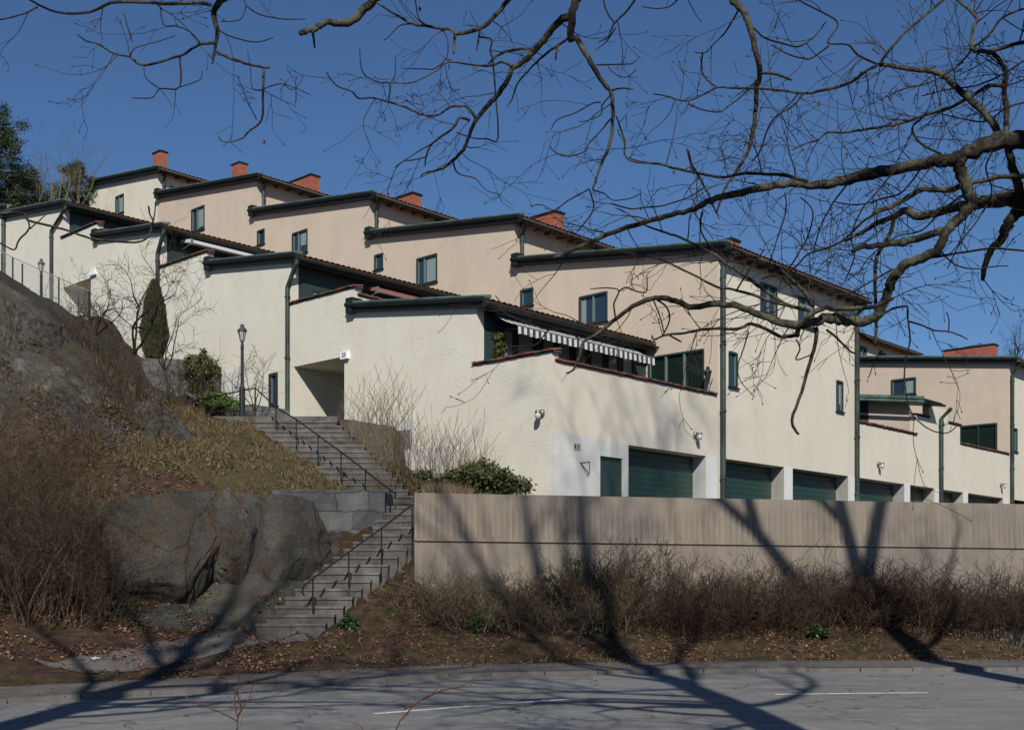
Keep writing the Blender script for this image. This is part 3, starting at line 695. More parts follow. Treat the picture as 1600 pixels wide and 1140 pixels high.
# wall lantern beside it
def lantern(mb, c, sc=1.0, m=0, mg=1):
    mb.lathe(c, [(.02 * sc, 0), (.06 * sc, .0), (.07 * sc, .03 * sc)], 6, m)
    mb.lathe(c, [(.065 * sc, .03 * sc), (.125 * sc, .33 * sc)], 6, mg)
    for k_ in range(6):
        an = 2 * math.pi * k_ / 6; mb.tube([(c[0] + .068 * sc * math.cos(an), c[1] + .068 * sc * math.sin(an), c[2] + .03 * sc), (c[0] + .13 * sc * math.cos(an), c[1] + .13 * sc * math.sin(an), c[2] + .33 * sc)], .009 * sc, 4, m)
    mb.lathe(c, [(.125 * sc, .33 * sc), (.165 * sc, .335 * sc), (.15 * sc, .37 * sc), (.06 * sc, .47 * sc), (.06 * sc, .50 * sc), (.08 * sc, .51 * sc), (.03 * sc, .55 * sc), (0, .56 * sc)], 6, m)
p = MB(org); lt = (TU - .28, s_at(1106, TU - .28), 6.35); lantern(p, lt, .85); p.tube([(TU, lt[1], lt[2] + .1), (TU - .14, lt[1], lt[2] - .1), (lt[0], lt[1], lt[2] + .0)], .014, 5)
p.build('wall_lantern', [M['black_iron'], M['glass']], root)

# ---- details of the second house: number sign and ventilation grille, white plinth
root, org = HOUSES[1]
sa, sb = s_at(544.5, -.06), s_at(533.5, -.06); z0_, z1_ = z_at(561, -.06, 8.7), z_at(549.5, -.06, 8.7)
p = MB(org); p.box((-.12, sa, z0_), (-.004, sb, z1_)); sg = p.build('number_sign', M['sign_white'], root)
mt_ = Matrix.Translation((-.1215, (sa + sb) / 2, (z0_ + z1_) / 2)) @ Matrix.Rotation(-math.pi / 2, 4, 'Z') @ Matrix.Rotation(math.pi / 2, 4, 'X')
text_mesh('number', '28', .20, M['sign_ink'], sg, mt_, org)
root3, org3 = HOUSES[3]
p = MB(org3); p.box((-.12, s_at(149.5, -.06), z_at(430, -.06, 25.2)), (-.004, s_at(141, -.06), z_at(421.5, -.06, 25.2))); p.build('number_sign', M['sign_white'], root3)
root, org = HOUSES[0]
ga, gb = s_at(643, 0), s_at(624.5, 0); gz0, gz1 = z_at(701, 0, 6), z_at(673, 0, 6)
p = MB(org); p.box((-.03, ga, gz0), (-.012, gb, gz1), 1); n = 9
for i in range(n + 1): z_ = gz0 + (gz1 - gz0) * i / n; p.box((-.05, ga, z_ - .01), (-.031, gb, z_ + .012), 0)
for i in range(4): u_ = ga + (gb - ga) * i / 3; p.box((-.056, u_ - .012, gz0), (-.051, u_ + .012, gz1), 0)
p.build('vent_grille', [mat('grille_grey', (0.30, 0.28, 0.27), .7), M['interior']], root)
p = MB(org)
for (xa, xb, ya) in ((702, 640, 699), (648, 603, 655)):
    a, b = s_at(xa, 0), min(s_at(xb, 0), 8.25); zt = z_at(ya, 0, (a + b) / 2); p = MB(org); p.box((-.03 - .002 * (xa > 650), a, DRIVE), (-.003, b, zt)); p.build('plinth', M['plinth_white'], root)
root, org = HOUSES[1]
p = MB(org); a, b = s_at(603, 0), s_at(540, 0); p.box((-.031, max(a, 8.3), DRIVE), (-.003, b + .0, z_at(652, 0, 8.5))); p.build('plinth', M['plinth_white'], root)
p = MB(org); a, b = s_at(376, 0), s_at(336, 0); p.box((-.031, a, DRIVE), (-.003, b, z_at(581, 0, (a + b) / 2))); p.build('plinth', M['plinth_white'], root)

# ---- folded awnings of the houses further up
def folded_awning(k, ta, tb, z, cloth, out=.55, drop=.1):
    root, org = HOUSES[k]; s_ = E[k]
    mb = MB(org); mb.hexa([(ta, s_ - out, z - drop - .12), (tb, s_ - out, z - drop - .12), (tb, s_, z - .12), (ta, s_, z - .12), (ta, s_ - out, z - drop), (tb, s_ - out, z - drop), (tb, s_, z), (ta, s_, z)])
    aw = mb.build('awning', cloth, root)
    b = MB(org)
    for u in (ta + .05, tb - .05): b.box((u - .04, s_ - out - .04, z - drop - .2), (u + .04, s_ - out + .1, z - drop + .03)); b.tube([(u, s_ - out, z - drop - .15), (u, s_, z - .4)], .02, 5)
    b.tube([(ta, s_ - out - .02, z - drop - .15), (tb, s_ - out - .02, z - drop - .15)], .03, 6)
    b.build('awning_frame', M['frame_light'], aw)
folded_awning(1, 3.3, 7.6, EV[1] - .42, M['awning_red'])
folded_awning(2, .9, 7.8, EV[2] - .30, M['awning_white'], .7, .12)
awning(*HOUSES[3], 3.9, 7.9, E[3] - .1, EV[3] - .5, .9, .35)

# ---- second column of houses to the right (same plan, 26 m further along the garage front)
T2 = 34.2
def house_right(k):
    org = (T2, 8.9 * k, DRIVE); root = empty('terraced_house', W(*org), A0)
    tag(root, ['right hand house beyond the long downpipe, brick chimney and sunken dark terrace window', 'distant house glimpsed behind the right hand roof, only its sloping eave and two windows'][k], 'house', GROUP)
    s0, s1 = (0, 8.9) if k == 0 else (8.9, 17.25); eu = EU[k]; te = T2 + 9.7; ub = DRIVE - .6 if k == 0 else 9.0
    mb = MB(org); top = [(s0, eu - .14), (s1, eu - .14 + SL * (s1 - s0))]; hz = []
    if k == 0:
        hz = [(s_at(1431, T2), s_at(1392.5, T2), z_at(617, T2, 5.3), z_at(591, T2, 5.3)), (s_at(1558, T2), s_at(1499, T2), PA[0] - 1.1, z_at(662, T2, 1.2))]
        panel(mb, 'A', s0, s1, 2.0, top, hz, .1, pos=T2)
    else: panel(mb, 'A', s0, s1, ub, top, [], .1, pos=T2)
    mb.quad((te, s0, ub), (te, s1, ub), (te, s1, top[1][1]), (te, s0, top[0][1])); mb.quad((T2, s1, ub), (te, s1, ub), (te, s1, top[1][1]), (T2, s1, top[1][1]))
    mb.build('upper_wall', M['stucco_pink'], root)
    if k == 0:
        window(root, org, 'A', T2, *hz[0], (.45,), .08, curtain=(.1, .4, .0)); window(root, org, 'A', T2, *hz[1], (.5,), .08, sill=False, light=False, glass=M['glass_dark'])
    bw = [(T2 + .55, T2 + 1.1, 6.27, 7.42)] if k == 0 else [(t_at(1341, s0), t_at(1354, s0), eu - 1.7, eu - .55), (t_at(1373, s0), t_at(1384, s0), eu - 1.7, eu - .55)]
    fb = MB(org); hb = [(t_at(1580, 0), t_at(1625, 0), DRIVE - .2, LINTEL)] if k == 0 else []
    panel(fb, 'B', T2, te, ub, [(T2, eu - .14), (te, eu - .14)], bw + hb, .12, pos=s0)
    fb.build('front_wall', M['stucco_smooth'] if k == 0 else M['stucco_pink'], root)
    if k == 0: garage_door(root, org, hb[0][0], hb[0][1])
    for b in bw: window(root, org, 'B', s0, *b, (.5,) if b[1] - b[0] > .8 else (), .07)
    rf = tiled_roof(root, org, T2 - .14, te + .2, s0 - .45, s1 + .05, eu - .45 * SL)
    verge(root, org, T2 - .22, T2 + .02, s0 - .43, s1, eu - .45 * SL + .06); gutter(root, org, T2 - .18, te + .2, s0 - .5, eu - .12 - .45 * SL)
    if k == 0:
        downpipe(root, org, [(T2 + .05, -.46, eu - .22), (T2 + .1, -.12, eu - .75), (T2 + .1, -.12, DRIVE - .3)], .085)
        tc_ = T2 + 3.0; sc_ = s_at(1552.5, tc_); sd_ = s_at(1474, tc_); chimney(rf, org, tc_, sc_, .6, sd_ - sc_, eu, z_at(536, tc_, sc_) - .07)
    return root, org
R0 = house_right(0); house_right(1)
# low terraces and lean-to room between the two columns
root, org = R0
org = (TE, 0, DRIVE)
root = empty('terraced_house', W(*org), A0); tag(root, 'low lean-to wing with stepped shoulders between the tall downpipes, right of centre', 'house', GROUP)
tt = [t_at(1431.5, 0), t_at(1452, 0), t_at(1481, 0), t_at(1500, 0)]
top = [(TE, 6.02), (tt[0], 6.02), (tt[0], 6.85), (tt[1], 6.85), (tt[1], 7.42), (tt[2], 7.42), (tt[2], 6.86), (tt[3], 6.86), (tt[3], 6.05), (T2, 6.05)]
gar = [(t_at(1341.5, 0), t_at(1413, 0)), (t_at(1421.5, 0), t_at(1460, 0)), (t_at(1472, 0), t_at(1505, 0)), (t_at(1512, 0), t_at(1567, 0))]
mb = MB(org); panel(mb, 'B', TE, T2, DRIVE - .6, top, [(a, b, DRIVE - .2, LINTEL) for a, b in gar], .55)
for a, b, z0, z1 in ((tt[0], tt[0], 6.02, 6.85), (tt[1], tt[1], 6.85, 7.42), (tt[2], tt[2], 6.86, 7.42), (tt[3], tt[3], 6.05, 6.86)):
    mb.quad((a, 0, z0), (a, .3, z0), (a, .3, z1), (a, 0, z1))
for i in range(len(top) - 1):
    (a, za), (b, zb) = top[i], top[i + 1]
    if b > a: mb.quad((a, 0, za), (b, 0, zb), (b, .3, zb), (a, .3, za)); mb.quad((a, .3, 4.8), (b, .3, 4.8), (b, .3, zb), (a, .3, za))
mb.build('wall', M['stucco_smooth'], root)
for a, b in gar: garage_door(root, org, a, b)
for a, b in ((1413, 1421.5), (1460, 1468), (1505, 1512), (1567, 1575)): white_post(root, org, t_at(a, 0), t_at(b, 0))
coping(root, org, 'B', 0, TE + .15, tt[0] + .05, 6.07); coping(root, org, 'B', 0, tt[0], tt[1], 6.9); coping(root, org, 'B', 0, tt[2], tt[3] + .1, 6.91); coping(root, org, 'B', 0, tt[3], T2 - .05, 6.1)
mb = MB(org); ta = t_at(1421, .3); tb = t_at(1482, 0); ln = s_at(1357, ta) 
mb.quad((ta, .3, 4.8), (ta, ln, 4.8), (ta, ln, 7.5 + SL * ln), (ta, .3, 7.5)); mb.quad((tb, .0, 4.8), (tb, 8, 4.8), (tb, 8, 8.4), (tb, .0, 7.42)); mb.quad((ta, ln, 4.8), (tb, ln, 4.8), (tb, ln, 7.6), (ta, ln, 7.6))
mb.build('side_wall', M['stucco_pink'], root)
mb = MB(org); mb.box((TE, 5.5, 4.7), (ta, 5.7, 8.0)); mb.box((ta, ln, 4.7), (ta + .1, 5.5, 7.9)); mb.build('room_front', M['green_board'], root)
mb = MB(org); mb.box((TE, .3, 4.65), (T2, 5.5, 4.8)); mb.build('terrace_floor', M['step'], root)
for zz, t_o in ((7.42, -.45),):
    rf = MB(org); a, b = ta + t_o, t_at(1476, -.6); z0 = zz + .02
    rf.hexa([(a, -.5, z0 - .12), (b, -.5, z0 - .12), (b, 6, z0 + .78), (a, 6, z0 + .78), (a, -.5, z0 + .03), (b, -.5, z0 + .03), (b, 6, z0 + .93), (a, 6, z0 + .93)]); rf.build('roof', M['copper_dark'], root)
    vf = MB(org); vf.hexa([(a - .06, -.53, z0 - .02), (a - .003, -.53, z0 - .02), (a - .003, 6, z0 + .87), (a - .06, 6, z0 + .87), (a - .06, -.53, z0 + .10), (a - .003, -.53, z0 + .10), (a - .003, 6, z0 + .99), (a - .06, 6, z0 + .99)])
    vf.tube([(a - .12, -.55, z0 - .14), (a - .12, 6, z0 + .76)], .06, 8)
    vf.build('verge_flashing', M['copper_patina'], root); gutter(root, org, a, b + .05, -.57, z0 - .06)
awning(root, org, TE + .1, TE + 3.4, 5.4, 7.9, .8, .4)
tp = t_at(1470.5, -.1); downpipe(root, org, [(tp, -.55, 7.34), (tp, -.12, 6.95), (tp, -.12, DRIVE - .3)], .085)
wall_lamp(root, org, 'B', 0, t_at(1371, 0), z_at(724, 19.5, 0)); wall_lamp(root, org, 'B', 0, t_at(1563, 0), z_at(757, 33, 0))
# ================================================================ ground, road, retaining wall, stairs
def fbm(x, y, z=0.0, oct=5, H=0.9, lac=2.1): return noise.fractal(Vector((x, y, z)), H, lac, oct)
# kerb line (road edge): from the far left round to the right
KPX = [(0, 1100), (380, 1078), (564, 1067), (800, 1056), (1200, 1050), (1600, 1048)]
K = [Vector((-19, 3.5)), Vector((-12.0, 11.3))]
for px, py in KPX:
    Z = EYE * F / (py - HY); K.append(Vector(((px - HX) / F * Z, Z)))
K += [Vector((15, 20.9)), Vector((24, 21.6)), Vector((60, 24))]
def smoothline(pts, n=6):
    out = []
    for i in range(len(pts) - 1):
        p0 = pts[max(i - 1, 0)]; p1 = pts[i]; p2 = pts[i + 1]; p3 = pts[min(i + 2, len(pts) - 1)]
        for j in range(n):
            t = j / n
            out.append(0.5 * ((2 * p1) + (p2 - p0) * t + (2 * p0 - 5 * p1 + 4 * p2 - p3) * t * t + (3 * p1 - 3 * p2 + p3 - p0) * t ** 3))
    out.append(pts[-1]); return out
KL = smoothline(K)
def offs(line, d):
    out = []
    for i, p in enumerate(line):
        a = line[max(i - 1, 0)]; b = line[min(i + 1, len(line) - 1)]; t = (b - a).normalized(); out.append(p + Vector((-t.y, t.x)) * d)
    return out
def ribbon(name, la, lb, za, zb, m, kind='structure', thick=0.0):
    mb = MB(); n = len(la); vs = [(p.x, p.y, za) for p in la] + [(p.x, p.y, zb) for p in lb]
    mb.add(vs, [(i, i + 1, n + i + 1, n + i) for i in range(n - 1)]); o = mb.build(name, m); tag(o, kind=kind); return o
g = MB(); g.quad((-900, -900, -.35), (900, -900, -.35), (900, 900, -.35), (-900, 900, -.35)); tag(g.build('ground', M['hillside']), kind='structure')
KR = KL
ribbon('road', [Vector((p.x + (6 if p.x < -10 else 0), p.y - (9.0 if p.x > -10 else 9.0))) for p in KL], KR, 0, 0, M['asphalt'])
g = MB(); g.quad((-60, -60, -.02), (80, -60, -.02), (80, 16, -.02), (-60, 6, -.02)); tag(g.build('near_verge', M['hillside']), kind='structure')
# kerb: separate stones end to end
def resample(line, step):
    out = [line[0].copy()]; acc = 0.0
    for i in range(1, len(line)):
        a, b = line[i - 1], line[i]; L = (b - a).length; pos = step - acc
        while pos <= L: out.append(a.lerp(b, pos / L)); pos += step
        acc = (acc + L) % step
    return out
kb = MB(); kc = offs(KL, .16); KK = resample(KL, .95); KO_ = offs(KK, .16); krng = random.Random(4)
for i in range(len(KK) - 1):
    a, b, c, d = KK[i], KK[i + 1], KO_[i + 1], KO_[i]; t = (b - a).normalized() * .008; nr = Vector((-t.y, t.x)) * krng.uniform(-.8, .8); h = .068 + krng.uniform(-.006, .008); ch = (d - a).normalized() * .02
    a, b, c, d = a + t + nr, b - t + nr, c - t, d + t
    kb.hexa([(a.x, a.y, -.06), (b.x, b.y, -.06), (c.x, c.y, -.06), (d.x, d.y, -.06), (a.x + ch.x, a.y + ch.y, h), (b.x + ch.x, b.y + ch.y, h), (c.x, c.y, h + .004), (d.x, d.y, h + .004)])
tag(kb.build('kerb', M['kerb']), kind='structure')
SWK = 1.75
ribbon('pavement', kc, offs(KL, SWK + .35), .074, .074, M['pavement'])
# centre line dashes
CL = offs(KL, -3.75)
def arc(line, a, b, wd, z):
    L = [0]
    for i in range(1, len(line)): L.append(L[-1] + (line[i] - line[i - 1]).length)
    def at(s_):
        for i in range(1, len(line)):
            if L[i] >= s_: f = (s_ - L[i - 1]) / (L[i] - L[i - 1]); return line[i - 1].lerp(line[i], f), (line[i] - line[i - 1]).normalized()
        return line[-1], (line[-1] - line[-2]).normalized()
    m_ = 8; vs = []
    for i in range(m_ + 1):
        p, t = at(a + (b - a) * i / m_); nr = Vector((-t.y, t.x)) * wd / 2; vs += [(p.x + nr.x, p.y + nr.y, z), (p.x - nr.x, p.y - nr.y, z)]
    mb = MB(); mb.add(vs, [(2 * i, 2 * i + 1, 2 * i + 3, 2 * i + 2) for i in range(m_)]); return mb
def arclen_at_px(line, px):
    L = 0
    for i in range(1, len(line)):
        a, b = line[i - 1], line[i]
        if a.y > 1 and b.y > 1:
            fa, fb_ = a.x / a.y * F + HX, b.x / b.y * F + HX
            if fa <= px <= fb_: return L + (b - a).length * (px - fa) / (fb_ - fa)
        L += (b - a).length
    return L
mk = MB()
for a, b in ((60, 135), (585, 920), (1210, 1450)):
    m_ = arc(CL, arclen_at_px(CL, a), arclen_at_px(CL, b), .11, .004); mk.add(m_.v, m_.f)
sx = arclen_at_px(CL, 1450)
for i in range(1, 5): m_ = arc(CL, sx + i * 6.2 - 3.1, sx + i * 6.2, .11, .004); mk.add(m_.v, m_.f)
tag(mk.build('road_marking', M['road_paint']), kind='structure')

# retaining wall line
RW0 = Vector((-2.03, 24.0)); RWD = Vector((11900, 1798)).normalized(); RWL = 34.0
def rw_y(x): return RW0.y + (x - RW0.x) / RWD.x * RWD.y
def rw_drop(x): return -(x - RW0.x) / RWD.x * 0.0076
# ---------------- stairs
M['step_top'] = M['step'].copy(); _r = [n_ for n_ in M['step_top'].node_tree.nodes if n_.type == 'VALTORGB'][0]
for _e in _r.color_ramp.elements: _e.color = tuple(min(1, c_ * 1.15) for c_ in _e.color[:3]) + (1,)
n1 = 16; low = []
for i in range(n1 + 1):
    Y = 22.0 + .24 * i; z = .63 + .165 * i; pl = 400 + 15.2 * i if i <= 12 else 584 + (i - 12) * 3
    xl = (pl - HX) / F * Y; xr = xl + 1.32
    if i > 10: xr = max(xl + 1.2, -2.03)
    low.append((xl, xr, Y, z))
n2 = 16; upp = []
z0u = low[-1][3]
for j in range(n2 + 1):
    Y = 26.7 + .29 * j; z = z0u + .165 * (j + 1); pl = 560 - 11.2 * j; pr = 655 - 8.6 * j
    upp.append(((pl - HX) / F * Y, (pr - HX) / F * Y, Y, z))
def stair_z(x, y):
    """lowest allowed ground under the flights, or None"""
    for i in range(len(low) - 1):
        a, b = low[i], low[i + 1]
        if a[2] - .02 <= y < b[2] and a[0] - .06 < x < a[1] + .05: return a[3] - .3
    if low[-1][2] <= y < 26.75 and -3.75 < x < -1.9: return low[-1][3] - .3
    for j in range(len(upp) - 1):
        a, b = upp[j], upp[j + 1]
        if a[2] <= y < b[2] and a[0] - .06 < x < a[1] + .1: return a[3] - .3
    if 31.3 <= y < 34.5 and -8.6 < x < -4.9: return upp[-1][3] - .25
    return None
st = MB(); rng = random.Random(5)
def tread(mb, a, Yn, z, dz=.165):
    xl, xr, Y, _ = a; j = lambda: rng.uniform(-.008, .008)
    k = rng.choice([1, 1, 2]); xs = [xl + (xr - xl) * i / k for i in range(k + 1)]
    for i in range(k):
        x0, x1 = xs[i] + .004, xs[i + 1] - .004; y0 = Y + j(); zt = z + dz + j() * .6
        mb.hexa([(x0, y0 + .022, z - .45), (x1, y0 + .022, z - .45), (x1, Yn + .12, z - .45), (x0, Yn + .12, z - .45), (x0, y0 + .022, zt - .051), (x1, y0 + .022, zt - .051), (x1, Yn + .12, zt - .051), (x0, Yn + .12, zt - .051)])
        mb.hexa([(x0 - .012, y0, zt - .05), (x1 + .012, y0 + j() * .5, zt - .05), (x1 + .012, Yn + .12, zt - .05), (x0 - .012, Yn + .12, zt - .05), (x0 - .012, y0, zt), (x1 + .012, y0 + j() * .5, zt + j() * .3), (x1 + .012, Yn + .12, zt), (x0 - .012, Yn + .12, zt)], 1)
for i in range(n1): tread(st, low[i], low[i + 1][2], low[i][3])
st.box((-3.75, low[-1][2], low[-1][3] - .5), (-1.98, 26.75, low[-1][3] + .004))
for j in range(n2): tread(st, upp[j], upp[j + 1][2], upp[j][3] - .165)
zt = upp[-1][3]
st.hexa([(-8.6, 31.3, zt - .5), (-4.75, 31.3, zt - .5), (-4.9, 36.0, zt - .3), (-8.6, 36.0, zt - .3), (-8.6, 31.33, zt + .0), (-4.75, 31.33, zt + .0), (-4.9, 36.0, zt + .25), (-8.6, 36.0, zt + .25)])
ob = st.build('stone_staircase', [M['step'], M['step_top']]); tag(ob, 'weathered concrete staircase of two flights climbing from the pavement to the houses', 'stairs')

# ---------------- terrain
CP = [  # (px, py, Z) seen points of the hillside
 (-140,360,31),(-40,395,31.5),(12,430,32),(45,455,32.5),(75,480,33),(115,505,33.5),(140,520,34),(200,560,34.5),(240,612,34),(300,642,33),(340,652,32.5),(405,668,31.6),
 (-60,520,29),(0,560,28),(60,560,29),(100,600,27.8),(160,600,29.5),(200,650,28),(250,640,30),(290,690,28),(350,700,28.6),(430,705,28.7),(400,745,26.8),(480,740,27.2),(470,765,25.9),(560,764,25.9),
 (0,640,26.5),(60,660,26.2),(130,690,26.2),(200,715,26.2),(270,730,26.3),(330,750,26.2),
 (-60,700,25),(0,740,24.8),(80,760,24.9),(150,790,24.9),
 (-60,850,22.8),(0,860,22.6),(80,870,22.9),(150,880,23.2),(230,880,24.3),(320,890,24.3),(420,880,24.4),(500,880,24.3),(560,862,24.9),
 (0,960,20.8),(80,965,21.0),(160,968,21.8),(230,968,22.5),(300,962,22.7),(370,948,22.9),(420,930,22.9),
 (-100,1030,17.6),(0,1020,18.6),(60,1015,19.4),(150,1005,20.4),(230,1000,21.0),(310,990,21.4),(370,985,21.6),
 (100,1043,18.9),(200,1034,19.8),(300,1032,20.0),
 (420,1003,21.3),(470,1000,21.4),(470,1025,20.6),(400,1030,20.3),(540,985,21.7),(540,1020,20.7),
 (600,940,23.2),(640,900,24.1),(700,955,24.0),(700,985,22.6),(800,990,22.6),(800,962,24.2),(900,990,22.9),(1000,960,24.5),(1000,992,23.0),(1200,992,23.3),(1200,962,24.8),(1400,962,25.3),(1400,994,23.6),(1600,965,25.8),(1600,996,24.1),(1750,966,26.2),
]
CW = []
for px, py, Z in CP: p = P(px, py, Z); CW.append((p.x, p.y, p.z))
for i in range(0, len(KL)):     # pavement back edge
    p = offs(KL, SWK + .25)[i]
    if -26 < p.x < 26 and p.y > 5: CW.append((p.x, p.y, .10))
    p = offs(KL, SWK - .5)[i]
    if -26 < p.x < 26 and p.y > 5: CW.append((p.x, p.y, .0))
# along the stairway wall of the houses
for i, (xl, xr, Y, z) in enumerate(low):
    CW.append((xl - .45, Y, z + .02)); 
    if i < 7: CW.append((xr + .45, Y, z + .10))
for xl, xr, Y, z in upp: CW.append((xl - .35, Y, z + .02)); CW.append((xr + .55, Y, z - (.05 if Y < 29 else .65)))
for s_, z_ in ((-1, 3.2), (4, 4.1), (8, 5.9), (12, 6.9), (16, 8.0), (20, 9.3), (24, 10.6), (28, 11.6), (34, 13.2), (42, 15.5)):
    for o_ in (.3, -3.0): q_ = C0 + SD * s_ + TD * o_; CW.append((q_.x, q_.y, z_))
CW += [(-14, 40, 11.2), (-18, 37, 11.0), (-24, 33, 11.5), (-30, 30, 12), (-24, 24, 8), (-26, 17, 4), (-20, 14, 1.5), (-34, 40, 15), (-40, 50, 17), (-8.0, 34.5, 6.0), (-6, 36, 6.05), (-9.5, 36.0, 7.2), (-11, 34, 7.0), (-3.6, 32.5, 5.0), (-2.5, 29.5, 3.9), (-1.2, 27.5, 3.45), (1.0, 27.5, 3.4), (-2.0, 25.6, 3.35)]
CW = np.array(CW)
def tps_fit(pts, lam=0.02):
    n = len(pts); X = pts[:, :2] / 10.0; d = np.linalg.norm(X[:, None] - X[None], axis=2); Kk = d + lam * np.eye(n) * -1
    A = np.zeros((n + 3, n + 3)); A[:n, :n] = Kk; A[:n, n:] = np.c_[np.ones(n), X]; A[n:, :n] = A[:n, n:].T
    return np.linalg.solve(A, np.r_[pts[:, 2], 0, 0, 0]), X
TW, TX = tps_fit(CW)
def T_arr(x, y):
    q_ = np.stack([x, y], -1) / 10.0; d = np.linalg.norm(q_[..., None, :] - TX, axis=-1)
    return d @ TW[:-3] + TW[-3] + q_[..., 0] * TW[-2] + q_[..., 1] * TW[-1]
def rockness(x, y):
    """0..1: bare rock share on the left hillside"""
    v = 0.0
    if x < -3.6 and y > 21.5: v = .62
    if x > -8.6 and 27 < y < 32.5: v = .2
    if x < -5 and y < 22.2: v = .05
    if x > -3.6: v = -.6
    if -12 < x < -6 and 24.5 < y < 26.5: v = .35
    return v
def ledge(x, y, z):
    f = .0
    r_ = rockness(x, y)
    a = fbm(x * .42 + 3, y * .42 + z * .2, z * .3, 4, .9); b = abs(fbm(x * .9 + z * .7, y * .7 - z * .5, 1.7, 4, .7))
    st_ = math.sin((z * 1.9 + x * .75 + a * 1.6)) 
    return (a * .34 - b * .35 + .12 * st_) * (.25 + max(0, r_) * 1.1) + .02 * fbm(x * 4, y * 4, 2, 3)
def T(x, y):
    z = float(T_arr(np.array([x]), np.array([y]))[0])
    return z
GX0, GX1, GY0, GY1, DG = -34.0, 22.0, 10.0, 46.0, .17
gx = np.arange(GX0, GX1, DG); gy = np.arange(GY0, GY1, DG)
XX, YY = np.meshgrid(gx, gy, indexing='ij'); ZZ = np.zeros_like(XX)
for i in range(len(gx)): ZZ[i] = T_arr(XX[i], YY[i])
def keep(x, y):
    if ((-.678) * (x - 1.07) + (-.735) * (y - 31.0)) < -.8: return False          # inside the houses
    if x > -1.95 and y > rw_y(x) + .12: return False                                # behind the retaining wall
    # behind the kerb line
    return True
COV = np.zeros((len(gx), len(gy), 3)); KEEP = np.zeros_like(XX, bool)
KLp = [(p.x, p.y) for p in offs(KL, SWK - .1)]
def kerb_y(x):
    for i in range(len(KLp) - 1):
        if KLp[i][0] <= x <= KLp[i + 1][0]: return KLp[i][1] + (KLp[i + 1][1] - KLp[i][1]) * (x - KLp[i][0]) / (KLp[i + 1][0] - KLp[i][0])
    return 5.0
for i, x in enumerate(gx):
    ky = kerb_y(x)
    for j, y in enumerate(gy):
        k_ = keep(x, y) and y > ky - .2; KEEP[i, j] = k_
        if not k_: continue
        z = ZZ[i, j]; fade = min(1.0, max(0.0, (y - ky - .3) / 1.2)); z += ledge(x, y, z) * fade
        if y < ky + .2: z = min(z, .055)
        else: z = max(z, .088 + .02 * fbm(x * 3, y * 3))
        sz = stair_z(x, y)
        if sz is not None: z = min(z, sz)
        # keep the bank below the step noses beside the flights
        elif stair_z(x - .25, y) is not None: z = min(max(z, stair_z(x - .25, y) + (.34 if y < 29 else .0)), stair_z(x - .25, y) + .55)
        elif stair_z(x + .25, y) is not None: z = min(max(z, stair_z(x + .25, y) + .30), stair_z(x + .25, y) + .46)
        ZZ[i, j] = z
        r_ = rockness(x, y); COV[i, j] = (r_, .75 if (-8.8 < x < -3.4 and 26.2 < y < 32) else (.5 if x > -2 and y < 23.6 else .12), 0)
vid = -np.ones_like(XX, int); tv = []; tf = []; tc_ = []
for i in range(len(gx)):
    for j in range(len(gy)):
        if KEEP[i, j]: vid[i, j] = len(tv); tv.append((gx[i], gy[j], ZZ[i, j])); tc_.append((*COV[i, j], 1))
for i in range(len(gx) - 1):
    for j in range(len(gy) - 1):
        q_ = (vid[i, j], vid[i + 1, j], vid[i + 1, j + 1], vid[i, j + 1])
        if min(q_) >= 0: tf.append(q_)
mb = MB(); mb.add(tv, tf); hill = mb.build('hillside', M['hillside'], smooth=True); tag(hill, kind='structure')
ca = hill.data.color_attributes.new('cover', 'FLOAT_COLOR', 'POINT'); ca.data.foreach_set('color', np.array(tc_, dtype=np.float32).ravel())
def H(x, y):
    i = (x - GX0) / DG; j = (y - GY0) / DG; i0 = int(i); j0 = int(j)
    if not (0 <= i0 < len(gx) - 1 and 0 <= j0 < len(gy) - 1): return None
    if not KEEP[i0, j0]: return None
    f, g_ = i - i0, j - j0
    return float((ZZ[i0, j0] * (1 - f) + ZZ[i0 + 1, j0] * f) * (1 - g_) + (ZZ[i0, j0 + 1] * (1 - f) + ZZ[i0 + 1, j0 + 1] * f) * g_)
def on_hill(px, py, Z0=17, Z1=46):
    """first hillside point on the sight line (used to set plants where they grow)"""
    Z = Z0
    while Z < Z1:
        p = P(px, py, Z); h = H(p.x, p.y)
        if h is not None and p.z <= h: return Vector((p.x, p.y, h))
        Z += .08
    return None

# far slope rising behind the row, and the driveway and planting bed behind the retaining wall
mb = MB(); dz = EYE + DRIVE
mb.quad((-2.0, 24.3, dz - .03), (40, rw_y(40) + .2, dz - .03), (70, 75, dz - .03), (2, 31.5, dz - .03)); tag(mb.build('driveway', M['pavement']), kind='structure')
mb = MB(); nb = 22
def bed_z(x, y): return EYE + 1.72 + .12 * fbm(x, y, 3)
vs = []; fs = []
for i in range(nb):
    for j in range(nb):
        u, v_ = i / (nb - 1), j / (nb - 1); a = Vector((-1.97, 24.25)).lerp(Vector((1.2, 24.9)), u); b = Vector((-2.6, 34.3)).lerp(Vector((1.05, 30.95)), u); p = a.lerp(b, v_)
        zz = bed_z(p.x, p.y) + v_ * (.6 * (1 - u) + .2); vs.append((p.x, p.y, zz))
for i in range(nb - 1):
    for j in range(nb - 1): fs.append((i * nb + j, (i + 1) * nb + j, (i + 1) * nb + j + 1, i * nb + j + 1))
b_ = len(vs)
for j in range(nb): x, y, z = vs[(nb - 1) * nb + j]; vs.append((x, y, dz - .2))
for j in range(nb - 1): fs.append(((nb - 1) * nb + j, b_ + j, b_ + j + 1, (nb - 1) * nb + j + 1))
mb.add(vs, fs); tag(mb.build('planting_bed', M['hillside'], smooth=True), kind='structure')
